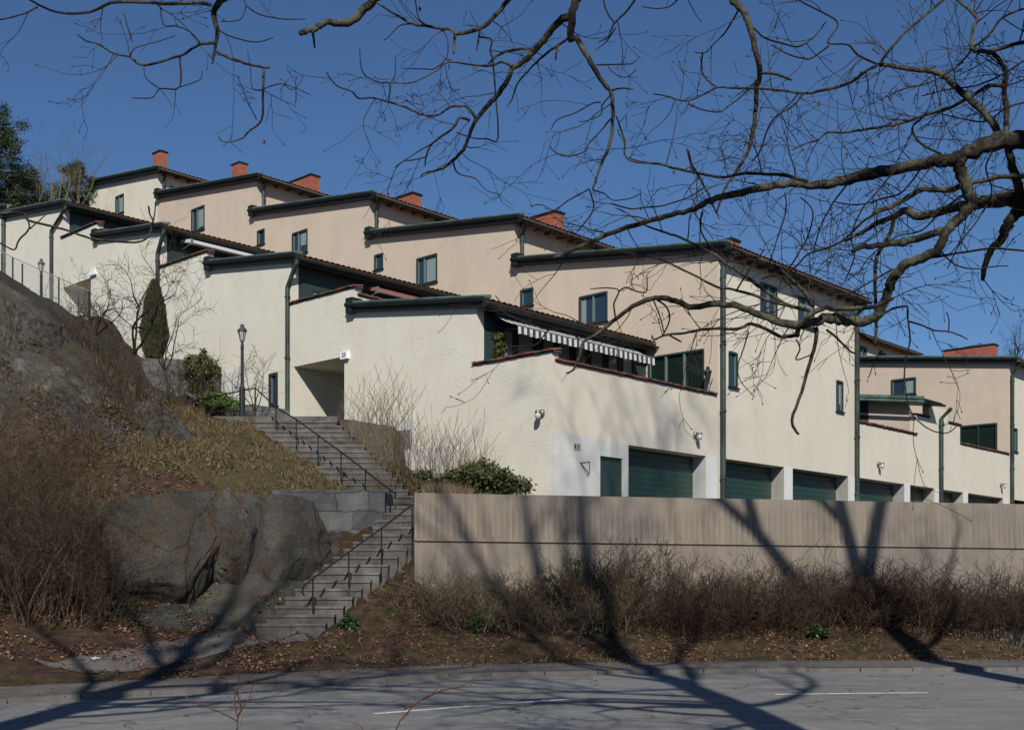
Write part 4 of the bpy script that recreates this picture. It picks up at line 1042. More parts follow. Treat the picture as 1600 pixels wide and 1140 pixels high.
# path from the pavement to the stair foot
pl = [P(90, 1062, 18.4), P(170, 1042, 19.3), P(240, 1027, 20.3), P(330, 1010, 21.2), P(420, 995, 21.9), P(480, 992, 22.0)]
mb = MB(); vs = []; rows = []
ctr = smoothline([Vector((p.x, p.y)) for p in pl], 8)
for side in np.linspace(-.5, .5, 13):
    o_ = offs(ctr, side * 1.15); rows.append(o_)
for r_ in rows:
    for p in r_:
        h = H(p.x, p.y); vs.append((p.x, p.y, max((h if h is not None else .1) + .014, .092)))
n = len(ctr); mb.add(vs, [(a * n + i, a * n + i + 1, (a + 1) * n + i + 1, (a + 1) * n + i) for a in range(12) for i in range(n - 1)]); tag(mb.build('path', M['pavement'], smooth=True), kind='structure')

# ---------------- retaining wall (top section with board ribs, seam, lower section)
mb = MB(); step_ = .042; n = int(RWL / step_); zt, zs, zb = EYE + 1.80, EYE + .77, -.2
def rwp(t, d, z): x = RW0.x + RWD.x * t - RWD.y * d; y = RW0.y + RWD.y * t + RWD.x * d; return (x, y, z - .0076 * t)
vs = []; rr = random.Random(3); ph = 0
for i in range(n + 1):
    t = i * step_; rib = .0 if (i % 3) != 2 else .032
    if i % 32 == 0: ph = rr.uniform(-.006, .006)
    bat = .06
    vs += [rwp(t, bat + .0 , zt), rwp(t, bat + rib + ph, zt - .03), rwp(t, rib + ph, zs + .07), rwp(t, .0, zs + .05), rwp(t, .0, zs + .03), rwp(t, .05, zs + .02), rwp(t, .05, zs - .005), rwp(t, -.02, zs - .012), rwp(t, -.022 + rib * .3, zs - .05), rwp(t, -.06 + rib * .3, zb)]
k = 10; mb.add(vs, [(i * k + a, i * k + a + 1, (i + 1) * k + a + 1, (i + 1) * k + a) for i in range(n) for a in range(k - 1)])
mb.hexa([rwp(0, .062, zs), rwp(RWL, .062, zs), rwp(RWL, .34, zs), rwp(0, .34, zs), rwp(0, .062, zt + .002), rwp(RWL, .062, zt + .002), rwp(RWL, .34, zt + .002), rwp(0, .34, zt + .002)])
mb.hexa([rwp(0.0, -.055, zb), rwp(RWL, .06, zb), rwp(RWL, .34, zb), rwp(0, .34, zb), rwp(0, .055, zs), rwp(RWL, .06, zs), rwp(RWL, .34, zs), rwp(0, .34, zs)])
rw = mb.build('retaining_wall', M['concrete']); tag(rw, 'long board-marked concrete retaining wall above the roadside bushes', 'wall')
# ---------------- stone walls
def stone_wall(name, line, zb, zt, label, m='masonry', th=.4, batter=.06):
    mb = MB(); n = len(line)
    pts = []; seg = .22
    for i in range(n - 1):
        a, b = Vector(line[i]), Vector(line[i + 1]); k = max(1, int((b - a).length / seg))
        for j in range(k): pts.append((a.lerp(b, j / k), zt[i] + (zt[i + 1] - zt[i]) * j / k))
    pts.append((Vector(line[-1]), zt[-1])); nz = 9; vs = []
    for idx, (p, z1) in enumerate(pts):
        a = pts[max(idx - 1, 0)][0]; b = pts[min(idx + 1, len(pts) - 1)][0]; t = (b - a).normalized(); nr = Vector((t.y, -t.x))
        for q_ in range(nz):
            f = q_ / (nz - 1); z = zb + (z1 - zb) * f; d = batter * (1 - f) + .05 * fbm(p.x * 2.2, p.y * 2.2, z * 2.4, 3) ; vs.append((p.x + nr.x * d, p.y + nr.y * d, z + (.02 * fbm(p.x * 3, p.y * 3, 0) if q_ == nz - 1 else 0)))
        vs.append((p.x - nr.x * th, p.y - nr.y * th, z1)); vs.append((p.x - nr.x * th, p.y - nr.y * th, zb))
    k = nz + 2; mb.add(vs, [(i * k + a, (i + 1) * k + a, (i + 1) * k + a + 1, i * k + a + 1) for i in range(len(pts) - 1) for a in range(k - 1)] + [tuple(range(k)), tuple(range(len(pts) * k - 1, (len(pts) - 1) * k - 1, -1))])
    o = mb.build(name, M[m]); tag(o, label, 'stone wall'); return o
def xy(px, Z): return ((px - HX) / F * Z, Z)
def zz(py, Z): return EYE + (HY - py) / F * Z
stone_wall('stone_wall', [xy(425, 25.6), xy(470, 25.3), xy(515, 25.0), xy(560, 25.1), xy(600, 25.25), (xy(604, 25.3)[0] , 26.6)], .8, [zz(765, 25.6), zz(765, 25.3), zz(765, 25.0), zz(765, 25.1), zz(766, 25.2), zz(767, 25.3)], 'blue-grey stone wall beside the foot of the upper stairs, left of the handrail')
stone_wall('stone_wall', [xy(486, 33.0), xy(520, 32.2), xy(545, 31.8), xy(615, 31.4), (xy(615, 31.4)[0] + .1, 33.5)], 3.2, [zz(664, 33.0), zz(655, 32.2), zz(655, 31.8), zz(666, 31.4), zz(666, 31.4)], 'brownish stone wall under the numbered entrance niche, right of the upper stairs', 'masonry_brown')
stone_wall('stone_wall', [xy(222, 36.6), xy(280, 36.2), xy(335, 35.8)], 6.0, [zz(559, 36.6), zz(561, 36.2), zz(570, 35.8)], 'grey stone wall at the foot of the dark columnar conifer')
stone_wall('stone_wall', [xy(340, 36.3), xy(400, 36.0), xy(452, 36.4)], 5.5, [zz(634, 36.3), zz(632, 36.0), zz(640, 36.4)], 'low grey stone wall behind the nearer street lamp')
# ---------------- boulders
def boulder(name, c, r_, rot, seed, label, squash=2.2, amp=.16, bmat='boulder'):
    import bmesh
    bm = bmesh.new(); bmesh.ops.create_icosphere(bm, subdivisions=6, radius=1.0)
    prng = random.Random(int(seed * 10)); planes = []
    for _ in range(20):
        pn = Vector((prng.gauss(0, 1), prng.gauss(0, 1) - .3, prng.gauss(0, 1))).normalized(); planes.append((pn, prng.uniform(.62, .84)))
    for v in bm.verts:
        d = v.co.normalized(); p = Vector((abs(d.x) ** (2 / squash) * (1 if d.x > 0 else -1), abs(d.y) ** (2 / squash) * (1 if d.y > 0 else -1), abs(d.z) ** (2 / squash) * (1 if d.z > 0 else -1)))
        nn = noise.fractal(d * 1.3 + Vector((seed, 0, 0)), .8, 2.1, 6) * amp; rg = abs(noise.fractal(Vector((d.x * 1.2 + d.z * 1.4, d.y * 1.2, seed + d.z * 1.1)), .7, 2.2, 5)) * amp * .8
        p = p * (1 + nn - rg)
        for pn, pd in planes:
            e_ = p.dot(pn) - pd
            if e_ > 0: p = p - pn * e_ * .93
        p = p * (1 + .035 * noise.fractal(d * 5 + Vector((seed, 3, 0)), .7, 2.2, 6) - .05 * abs(noise.fractal(Vector((d.x * 2.5 + d.z * 3.5, d.y * 2.5, seed)), .7, 2.1, 5))); v.co = Vector((p.x * r_[0], p.y * r_[1], p.z * r_[2]))
    bm.transform(Matrix.Rotation(rot[2], 4, 'Z') @ Matrix.Rotation(rot[1], 4, 'Y') @ Matrix.Rotation(rot[0], 4, 'X'))
    me = bpy.data.meshes.new(name); bm.to_mesh(me); bm.free(); me.materials.append(M[bmat]); me.polygons.foreach_set('use_smooth', [True] * len(me.polygons))
    o = bpy.data.objects.new(name, me); COL.objects.link(o); o.location = c; tag(o, label, 'boulder', 'rock outcrops beside the stairs'); return o
M['boulder'] = rockmat('boulder', 1.1, .45); M['boulder_mid'] = rockmat('boulder_mid', 1.35, .4); M['boulder_rust'] = rockmat('boulder_rust', 1.5, 1.0); M['boulder_pale'] = rockmat('boulder_pale', 2.0, .2)
def Pc(px, py, Z): return tuple(P(px, py, Z))
boulder('boulder', Pc(258, 885, 24.2), (1.95, 1.5, 1.95), (0, .28, .05), 1.0, 'broad dome of dark grey rock under the slope, left of the rust-streaked cleft', 2.7, .085)
boulder('boulder', Pc(444, 876, 24.4), (1.25, 1.15, 1.5), (0, .28, -.15), 7.3, 'steep grey boulder against the stone wall, just left of the lower steps', squash=2.5, amp=.10, bmat='boulder_mid')
boulder('boulder', Pc(362, 862, 24.0), (.62, .8, 1.45), (.1, -.12, 0), 4.1, 'rust-streaked rock wedge between the two large boulders', bmat='boulder_rust')
boulder('boulder', Pc(262, 690, 28.6), (1.5, 1.0, .85), (0, .75, .1), 12.0, 'slanting grey slab with moss halfway up the slope', 2.0, bmat='boulder_pale')
boulder('boulder', Pc(110, 640, 28.6), (2.2, 1.2, 1.0), (0, .62, .1), 17.0, 'long pale grey rock slab near the left edge, above the leaf hollow', 2.0, .2, bmat='boulder_pale')
boulder('boulder', Pc(20, 505, 30.6), (2.0, 1.4, 1.0), (0, .75, .2), 23.0, 'high rock ridge below the wire fence at the left edge', 2.0, .22, bmat='boulder_pale')
boulder('boulder', Pc(410, 1008, 21.2), (.20, .16, .07), (0, 0, 0), 31.0, 'small flat mossy stone at the foot of the lowest step')

# ---------------- handrails
def rail(name, label, posts, top, r_=.017, extra=()):
    root = empty(name, tuple(posts[0][0])); o_ = posts[0][0]; tag(root, label, 'handrail')
    mb = MB(o_); mb.tube(top, r_ * 1.15, 7); mb.build('rail', M['black_iron'], root)
    for e_ in extra: mb = MB(o_); mb.tube(e_, r_ * .8, 6); mb.build('rail', M['black_iron'], root)
    for a, b in posts: mb = MB(o_); mb.tube([a - Vector((0, 0, .25)), b], r_, 6); mb.build('post', M['black_iron'], root)
    return root
pp = []; tt_ = []
for (x, yt, yb, Z) in ((609, 765, 822, 25.4), (571, 735, 766, 27.0), (533, 706, 762, 27.6), (497, 680, 733, 28.6), (463, 655, 707, 29.5), (431, 636, 682, 30.5), (399, 606, 657, 31.6)):
    pp.append((P(x, yb, Z), P(x, yt, Z))); tt_.append(P(x, yt, Z))
pp[1] = (P(571, 790, 27.0), P(571, 735, 27.0))
top = [P(617, 778, 25.35), P(618, 770, 25.3)] + tt_ + [P(330, 620, 32.6), P(292, 629, 33.2)]
pp += [(P(353, 657, 32.2), P(353, 615, 32.2)), (P(311, 645, 32.8), P(311, 624, 32.8))]
rail('handrail', 'thin black iron handrail of the upper flight, bending past the lamp post', pp, top, extra=[[P(399, 631, 31.6), P(353, 640, 32.2), P(300, 647, 33.0)]])
pp = []; tt_ = []
for (x, yt, yb, Z) in ((644, 788, 845, 24.3), (596, 825, 890, 23.7), (545, 862, 925, 23.0), (489, 903, 975, 22.35)):
    pp.append((P(x, yb, Z), P(x, yt, Z))); tt_.append(P(x, yt, Z))
rail('handrail', 'thin black iron handrail of the lower flight, ending at the concrete wall', pp, tt_ + [P(474, 916, 22.2), P(472, 925, 22.2), P(476, 930, 22.2)])
# ---------------- street lamps
def street_lamp(px, ytop, ybase, Z, label):
    b = P(px, ybase, Z); t_ = P(px, ytop, Z); h = t_.z - b.z; root = empty('street_lamp', tuple(b)); tag(root, label, 'street lamp', 'lantern street lamps')
    sc = .62 * h / 2.6 * 1.0
    mb = MB(b); hp = h - .56 * 1.35 * sc
    mb.lathe(b, [(.11, -.4), (.11, .0), (.085, .03), (.085, .95), (.06, 1.0), (.05, 1.04), (.042, hp * .9), (.05, hp * .93), (.035, hp)], 14); mb.build('post', M['black_iron'], root, smooth=False)
    mb = MB(b); lantern(mb, (b.x, b.y, b.z + hp), 1.35 * sc, 0, 1); mb.build('lantern', [M['lamp_iron'], M['lantern_glass']], root)
M['lamp_iron'] = copper('lamp_iron', (0.03, 0.04, 0.035), (0.07, 0.10, 0.085)); M['lantern_glass'] = mat('lantern_glass', (0.35, 0.36, 0.34), .15)
street_lamp(378.5, 506, 660, 31.9, 'tall black lantern street lamp at the top of the stairs')
street_lamp(64.5, 404, 520, 37.5, 'small lantern street lamp behind the rock ridge, in front of the wire fence')
# ---------------- chain link fence
root = empty('wire_fence', tuple(P(5, 400, 40))); fo = P(5, 400, 40); tag(root, 'chain link fence with thin posts along the upper path at the left edge', 'fence')
a, b, c = P(-60, 360, 41.5), P(20, 402, 40.5), P(140, 455, 39.0)
a2, b2, c2 = P(-60, 470, 41.5), P(20, 470, 40.5), P(140, 512, 39.0)
for p0, p1 in ((P(3, 396, 40.7), P(3, 480, 40.7)), (P(20, 402, 40.5), P(20, 480, 40.5)), (P(35, 412, 40.3), P(35, 480, 40.3)), (P(92, 433, 39.6), P(92, 500, 39.6)), (P(139, 455, 39.0), P(139, 520, 39.0))):
    mb = MB(fo); mb.tube([p1, p0], .028, 6); mb.build('post', M['black_iron'], root)
mb = MB(fo)
for (p, q_, pl_, ql_) in ((a, b, a2, b2), (b, c, b2, c2)):
    mb.tube([p, q_], .016, 4); n = int((q_ - p).length / .11)
    for i in range(-14, n + 14):
        for sg in (1, -1):
            f0 = i / n; f1 = f0 + sg * 14 / n
            fa, fb_ = f0, f1; A_ = lambda f, g_: p.lerp(q_, f).lerp(pl_.lerp(ql_, f), g_)
            ga, gb = 0.0, 1.0
            # clip to the panel
            if fa < 0: ga = (0 - fa) / (fb_ - fa) if fb_ != fa else 0; 
            if fa > 1: ga = (1 - fa) / (fb_ - fa)
            if fb_ > 1: gb = (1 - fa) / (fb_ - fa)
            if fb_ < 0: gb = (0 - fa) / (fb_ - fa)
            if ga < 0 or gb > 1 or ga >= gb: continue
            mb.tube([A_(fa + (fb_ - fa) * ga, ga), A_(fa + (fb_ - fa) * gb, gb)], .004, 3, cap=False)
mb.build('wire_mesh', mat('wire', (.28, .28, .27), .5), root)
# ================================================================ vegetation
GOLD = 2.39996
def rvec(rng): 
    v = Vector((rng.gauss(0, 1), rng.gauss(0, 1), rng.gauss(0, 1))); return v.normalized()
def grow(mb, p, d, L, r_, lev, rng, seg=.35, wob=.35, kids=(3, 5), spread=.9, ratio=.6, grav=0.0, up=0.0, sides=(6, 5, 4, 3, 3), ok=None, rmin=.0025, tips=None, bend=None):
    """one crooked branch with side branches"""
    n = max(2, int(L / seg)); seg = L / n; pts = [Vector(p)]; rad = [r_]; dirs = [d.normalized()]; d = d.normalized()
    end = max(rmin, r_ * (.35 if lev > 0 else .25))
    for i in range(n):
        d = (d + rvec(rng) * wob * (1.0 if lev else .8) + Vector((0, 0, up - grav))).normalized(); q_ = pts[-1] + d * seg
        if ok and not ok(q_): break
        pts.append(q_); rad.append(r_ + (end - r_) * (i + 1) / n); dirs.append(d.copy())
    if len(pts) < 2: return
    mb.tube(pts, rad, sides[min(len(sides) - 1, max(0, len(sides) - 1 - lev))], cap=False)
    if lev <= 0:
        if tips is not None: tips.append((pts[-1], dirs[-1], rad[-1]))
        return
    k = rng.randint(*kids); m_ = len(pts) - 1
    for i in range(k):
        f = rng.uniform(.25, 1.0) if i else 1.0; j = min(m_, max(1, int(f * m_))); b = dirs[j]
        sd = (rvec(rng) - b * 0).normalized(); nd = (b * (1 - spread * .5) + (sd - b * sd.dot(b)).normalized() * spread * rng.uniform(.5, 1)).normalized()
        grow(mb, pts[j], nd, L * ratio * rng.uniform(.6, 1.15), max(rmin, rad[j] * rng.uniform(.5, .75)), lev - 1, rng, seg=max(.04, seg * .72), wob=wob, kids=kids, spread=spread, ratio=ratio, grav=grav, up=up, sides=sides, ok=ok, rmin=rmin, tips=tips)
def in_view(p, mx=1.05, my=1.05):
    return p.y > .3 and abs(p.x) / p.y < .445 * mx and -.15 < (p.z - EYE) / p.y < .503 * my

# ---------------- the oaks: limbs traced from what is seen, crowns grown above the view
class Tree:
    def __init__(s, name, base, label, cat='tree', group=None):
        s.root = empty(name, base); tag(s.root, label, cat, group); s.base = Vector(base)
        s.trunk = MB(base); s.limbs = MB(base); s.twigs = MB(base)
    def done(s, b1, b2, twig='twigs'):
        if s.trunk.v: s.trunk.build('trunk', M[b1], s.root, smooth=True)
        if s.limbs.v: s.limbs.build('limbs', M[b1], s.root, smooth=True)
        if s.twigs.v: s.twigs.build(twig, M[b2], s.root, smooth=False)
TR = Tree('oak_tree', (3.25, 6.2, 0), 'old lichen-grey oak at the right edge, its bare crooked limbs reaching across the top right', group='bare oaks along the road')
TL = Tree('oak_tree', (-5.6, 6.0, 0), 'bare oak whose thin twigs and sawn stub hang into the upper left sky', group='bare oaks along the road')
TF = Tree('oak_tree', (8.6, 13.0, 0), 'farther bare oak, fine twigs high in the top right corner behind the lichened limbs', group='bare oaks along the road')
def limb(tree, pts, Z0, Z1, tw=1.0, rng=random.Random(1), pre=(), big=False, tl=.5, lev=2):
    """pts: (px,py,width px) as seen, Z0 -> Z1 metres away; real thickness from width; grows side twigs"""
    n = len(pts); q_ = []; rad = []; L = [0]
    for i in range(1, n): L.append(L[-1] + math.hypot(pts[i][0] - pts[i - 1][0], pts[i][1] - pts[i - 1][1]))
    ph = rng.uniform(0, 6)
    for i, (x, y, w_) in enumerate(pts):
        f = L[i] / L[-1]; Z = Z0 + (Z1 - Z0) * f + .10 * math.sin(ph + L[i] / 60) * min(1, f * 5); q_.append(P(x, y, Z)); rad.append(max(.0028, w_ * .5 * Z / F))
    # resample smoothly with small crooks
    P3 = []; R3 = []
    for i in range(n - 1):
        p0, p1, p2, p3 = q_[max(i - 1, 0)], q_[i], q_[i + 1], q_[min(i + 2, n - 1)]; k = 4
        for j in range(k):
            t = j / k; v = 0.5 * ((2 * p1) + (p2 - p0) * t + (2 * p0 - 5 * p1 + 4 * p2 - p3) * t * t + (3 * p1 - 3 * p2 + p3 - p0) * t ** 3)
            r_ = rad[i] + (rad[i + 1] - rad[i]) * t; jit = min(.012, r_ * .25); P3.append(v + rvec(rng) * jit); R3.append(r_ * (1 + rng.uniform(-.045, .055)))
    P3.append(q_[-1]); R3.append(rad[-1] * .8)
    if pre: P3 = [Vector(a[:3]) for a in pre] + P3; R3 = [a[3] for a in pre] + R3
    mx = max(rad + [a[3] for a in pre]); tgt = tree.limbs if mx > .008 else tree.twigs
    tgt.tube(P3, R3, 9 if mx > .03 else 6 if mx > .012 else 4, cap=True)
    # side twigs
    npre = len(pre); tot = sum((P3[i + 1] - P3[i]).length for i in range(npre, len(P3) - 1)); cnt = int(tot * 5.2 * tw)
    for _ in range(cnt):
        i = rng.randint(npre, len(P3) - 2); t = (P3[i + 1] - P3[i]).normalized(); sd = rvec(rng); sd = (sd - t * sd.dot(t)); sd.y *= .6
        d = (t * rng.uniform(.1, .8) + sd.normalized()).normalized()
        r_ = min(R3[i] * .6, rng.uniform(.0032, .0055)); grow(tree.twigs, P3[i], d, tl * rng.uniform(.35, 1.1), r_, lev if rng.random() < .6 else lev - 1, rng, seg=.075, wob=.24, kids=(2, 4), spread=.78, ratio=.58, sides=(3, 3, 3), rmin=.0017, tips=TIPS)
TIPS = []
def W_(pts, w0, w1):
    n = len(pts); return [(x, y, w0 + (w1 - w0) * i / (n - 1)) for i, (x, y) in enumerate(pts)]
rg = random.Random(11)
def LB(tree, pts, w0, w1, Z0, Z1, tw=1.0, **k): limb(tree, W_(pts, w0, w1), Z0, Z1, tw, rg, **k)
JT = (3.1, 6.2)
# right oak ------------------------------------------------------
limb(TR, [(1640,215,31),(1600,218,30),(1558,220,28),(1510,240,23),(1480,252,20),(1459,252,19),(1403,263,17),(1347,276,18),(1307,284,15),(1277,290,13),(1234,287,11),(1191,293,12),(1150,303,11),(1111,313,10),(1095,322,9),(1075,330,8),(1040,337,8),(990,352,7.5),(950,366,7),(915,382,6.5),(880,397,6),(864,403,4)], 6.3, 7.6, .9, rg, pre=[(3.2,6.2,3.5,.17),(3.05,6.2,3.95,.10)])
LB(TR, [(1262,284),(1229,274),(1200,272),(1163,271),(1128,277),(1090,270),(1050,262),(1030,256),(985,251),(976,238),(976,225),(965,205)], 5.5, 2.2, 6.7, 7.6, 1.2)
limb(TR, [(1500,246,20),(1501,267,19),(1510,293,19),(1518,312,18),(1513,326,17),(1493,346,16),(1476,366,15),(1468,388,15),(1448,400,15),(1420,411,15),(1403,425,16),(1392,445,15),(1386,464,14),(1375,484,15),(1364,498,14),(1342,502,15),(1318,499,18),(1291,497,16),(1270,503,14),(1242,507,14),(1215,502,12),(1187,491,11),(1153,479,10),(1122,475,10),(1084,480,9),(1060,472,8.5),(1040,466,8.5),(1018,467,8),(995,475,7),(970,492,6.5),(945,512,6),(928,524,5.5),(912,534,5),(906,552,4),(896,577,3.2),(884,583,2.4)], 6.45, 7.4, .7, rg)
LB(TR, [(905,530),(885,516),(857,516),(838,538),(806,541),(772,540)], 3, 1.5, 7.4, 7.5, .6)
LB(TR, [(857,516),(790,490),(780,470),(774,462)], 2.4, 1.5, 7.4, 7.5, .5)
LB(TR, [(962,497),(959,475),(967,455),(955,450),(922,451)], 3, 1.8, 7.3, 7.4, .5)
LB(TR, [(967,455),(978,449),(995,455),(1010,455),(1011,432)], 3, 1.8, 7.3, 7.4, .4)
LB(TR, [(1020,467),(1030,490),(1038,522)], 3, 2.4, 7.3, 7.3, .5)
LB(TR, [(1025,467),(1042,480),(1046,500),(1036,524)], 3, 2.2, 7.3, 7.35, .3)
LB(TR, [(1246,524),(1222,526),(1201,516),(1174,506),(1153,514),(1119,513),(1095,515),(1070,520),(1042,523),(1022,530),(1019,524)], 6.5, 3, 7.0, 7.4, .8)
LB(TR, [(1246,524),(1250,508),(1268,490),(1290,480)], 8, 9, 7.0, 6.95, .3)
LB(TR, [(1042,522),(1052,527),(1065,534)], 3.4, 3, 7.3, 7.3, .3)
LB(TR, [(1275,512),(1275,533),(1266,564),(1253,612),(1237,657),(1248,678)], 7, 4.5, 7.0, 7.1, .15)
LB(TR, [(1244,530),(1250,545),(1244,562),(1270,553)], 2.5, 2, 7.0, 7.1, .2)
LB(TR, [(1170,518),(1160,550),(1153,572),(1157,595),(1180,621)], 3, 1.6, 7.1, 7.2, .3)
LB(TR, [(1291,515),(1310,530),(1328,548),(1336,552)], 4, 2.6, 7.0, 7.1, .6)
LB(TR, [(1340,518),(1360,532),(1380,551)], 5, 3.5, 6.9, 7.0, 1.0)
LB(TR, [(1470,360),(1420,377),(1397,380),(1369,384),(1347,386),(1331,392)], 12, 7, 6.6, 6.7, .3)
LB(TR, [(1372,498),(1395,482),(1418,478)], 4, 3.4, 6.8, 6.9, .3)
LB(TR, [(1418,479),(1419,502),(1422,530),(1416,560),(1413,600),(1422,640),(1432,655),(1455,672),(1480,676),(1496,664)], 3.2, 1.8, 6.9, 7.0, .5)
LB(TR, [(1419,502),(1440,508),(1460,516),(1482,518),(1500,524),(1512,530)], 3.4, 2.2, 6.9, 7.0, .6)
LB(TR, [(1482,518),(1483,500),(1479,487)], 2.4, 1.6, 6.9, 6.9, .3)
LB(TR, [(1501,290),(1482,298),(1445,296),(1425,304),(1403,318),(1383,326),(1364,333)], 9, 7, 6.6, 6.8, .5)
LB(TR, [(1367,334),(1347,348),(1319,374),(1291,388),(1262,397),(1240,420),(1215,428),(1190,436)], 4, 2, 6.8, 7.2, 1.0)
LB(TR, [(1264,485),(1233,478),(1215,468),(1190,450),(1165,432),(1140,415),(1120,400),(1090,384),(1060,370),(1035,362),(1005,350),(980,333),(962,325)], 7, 2.2, 6.9, 7.6, 1.0)
LB(TR, [(1233,478),(1210,472),(1180,462),(1145,452),(1120,448),(1085,430),(1060,418),(1040,408),(1010,400),(975,394)], 5, 2, 6.9, 7.5, 1.0)
LB(TR, [(1270,478),(1260,460),(1240,440),(1215,418),(1180,402),(1150,396),(1120,392),(1090,399),(1060,400)], 7, 2.5, 6.9, 7.3, 1.5)
LB(TR, [(1290,480),(1330,483),(1370,478),(1396,466)], 8, 6, 6.95, 6.8, 1.2)
LB(TR, [(1250,450),(1230,430),(1245,400),(1262,370),(1270,330),(1250,308)], 3, 2, 7.0, 7.0, 1.0)
LB(TR, [(1200,420),(1212,380),(1228,330),(1226,300)], 3, 2, 7.0, 7.0, .8)
LB(TR, [(1150,455),(1165,430),(1182,405),(1195,390)], 3, 2, 7.1, 7.1, 1.2)
LB(TR, [(1395,420),(1360,440),(1320,460),(1270,452),(1225,440)], 3, 2, 6.8, 7.0, 1.2)
LB(TR, [(1468,390),(1490,412),(1520,420),(1550,417),(1576,415)], 3, 2, 6.7, 6.7, .8)
LB(TR, [(1440,405),(1500,395),(1550,388),(1600,392)], 4, 3, 6.7, 6.5, 1.2)
LB(TR, [(1098,330),(1094,355),(1105,378),(1130,400),(1142,425)], 3.4, 2, 7.0, 7.1, .7)
LB(TR, [(1074,232),(1080,255),(1089,271),(1105,300),(1113,318),(1124,342)], 5, 2.6, 7.2, 7.2, .8)
# dark limb from the second stem and its drops
limb(TR, [(1650,300,44),(1600,312,32),(1566,312,24),(1530,318,18),(1487,324,14),(1454,335,12),(1431,338,12),(1414,329,12),(1397,338,9),(1369,349,8),(1347,363,6),(1319,377,3)], 6.7, 7.3, .5, rg, pre=[(3.25,6.5,4.2,.17)])
LB(TR, [(1397,340),(1389,369),(1375,391),(1369,408),(1367,439),(1368,481),(1369,518),(1366,540)], 6.5, 4.5, 7.1, 7.2, .15)
LB(TR, [(1610,318),(1583,338),(1572,357),(1563,377),(1546,394),(1538,422),(1535,438)], 20, 6, 6.7, 6.9, .4)
LB(TR, [(1573,225),(1580,250),(1588,285),(1600,312)], 10, 16, 6.4, 6.7, .2)
LB(TR, [(1600,275),(1566,276),(1530,283),(1506,288)], 8, 7, 6.4, 6.6, .4)
# upper sprays
LB(TR, [(1563,213),(1544,183),(1518,157),(1493,135),(1473,118),(1454,112),(1420,108),(1395,103),(1372,101)], 12, 5.5, 6.5, 6.9, 1.2)
LB(TR, [(1372,101),(1352,112),(1324,131),(1285,141),(1257,146),(1215,141),(1178,138),(1150,138),(1121,137),(1095,150),(1070,158),(1040,150),(1020,147)], 5.5, 2, 6.9, 7.5, .9)
LB(TR, [(1372,101),(1341,87),(1324,70),(1293,67),(1310,39),(1290,22),(1257,6),(1235,-10)], 4, 2.4, 6.9, 7.1, 1.0)
LB(TR, [(1374,100),(1392,76),(1414,51),(1448,22),(1473,0),(1490,-20)], 4, 5, 6.9, 6.9, 1.2)
LB(TR, [(1255,146),(1240,165),(1215,180),(1200,200),(1190,230),(1178,250)], 3.4, 2, 7.0, 7.2, 1.2)
LB(TR, [(1295,72),(1270,90),(1258,92),(1232,85),(1205,70)], 3, 2, 7.0, 7.2, .9)
LB(TR, [(1572,210),(1572,169),(1569,135),(1572,112),(1552,84),(1518,76),(1521,42),(1527,28),(1496,0),(1480,-15)], 9, 4, 6.5, 6.8, 1.6)
LB(TR, [(1569,135),(1544,134),(1516,152),(1482,169),(1445,180),(1403,194),(1361,201),(1319,207),(1293,207),(1277,219),(1257,225),(1237,235)], 6.5, 2, 6.6, 7.2, 1.8)
LB(TR, [(1518,76),(1544,56),(1566,28),(1600,14)], 4, 3.5, 6.7, 6.7, 2.0)
LB(TR, [(1538,82),(1572,73),(1610,64)], 6, 6, 6.7, 6.6, 2.0)
LB(TR, [(1518,78),(1500,100),(1480,115),(1450,130),(1410,140),(1390,150),(1392,158)], 4, 2, 6.7, 7.0, 1.8)
LB(TR, [(1445,182),(1425,200),(1440,225),(1470,240)], 3.5, 4, 6.8, 6.6, 1.5)
LB(TR, [(1600,160),(1570,170),(1540,190),(1500,185),(1460,175)], 3, 2, 6.5, 6.8, 2.2)
LB(TR, [(1600,95),(1560,120),(1520,135),(1480,140),(1440,150)], 3, 2, 6.5, 6.8, 2.2)
LB(TR, [(1440,262),(1410,300),(1380,310),(1340,320),(1300,315)], 3.5, 2, 6.6, 7.0, 2.0)
LB(TR, [(1510,300),(1470,330),(1440,360),(1400,370),(1360,400),(1340,430)], 3.5, 2, 6.6, 7.0, 1.8)
LB(TR, [(1400,264),(1370,300),(1345,330),(1330,370),(1335,400),(1320,440)], 3, 2, 6.7, 7.0, 1.6)
LB(TR, [(1560,225),(1540,260),(1550,300),(1530,340),(1500,380),(1480,420)], 3, 2, 6.5, 6.8, 1.8)
LB(TR, [(1330,280),(1300,320),(1280,360),(1270,400)], 3, 2, 6.8, 7.0, 1.6)
# centre limbs (come down from overhead)
LB(TR, [(1142,0),(1160,16),(1171,39),(1179,74),(1188,113),(1182,137),(1181,171),(1176,210),(1166,242),(1147,274),(1135,290),(1125,315),(1120,332)], 11, 3, 7.2, 7.3, .5, pre=[(3.1,6.3,6.4,.11),(2.3,6.8,6.1,.07),(1.6,7.1,5.6,.05)])
LB(TR, [(1153,18),(1134,50),(1116,68),(1103,82),(1084,82)], 3.4, 2, 7.2, 7.4, .5)
LB(TR, [(1098,82),(1096,105),(1101,121),(1121,138)], 2.6, 2.6, 7.3, 7.3, .4)
LB(TR, [(1182,125),(1165,145),(1140,165),(1124,175),(1100,172),(1080,165),(1075,158)], 3, 2, 7.2, 7.3, .6)
LB(TR, [(1189,115),(1209,115),(1237,125)], 4.5, 4, 7.2, 7.3, .4)
LB(TR, [(1177,44),(1195,59),(1226,69),(1248,73),(1271,59),(1291,34)], 3.5, 2, 7.2, 7.4, .6)
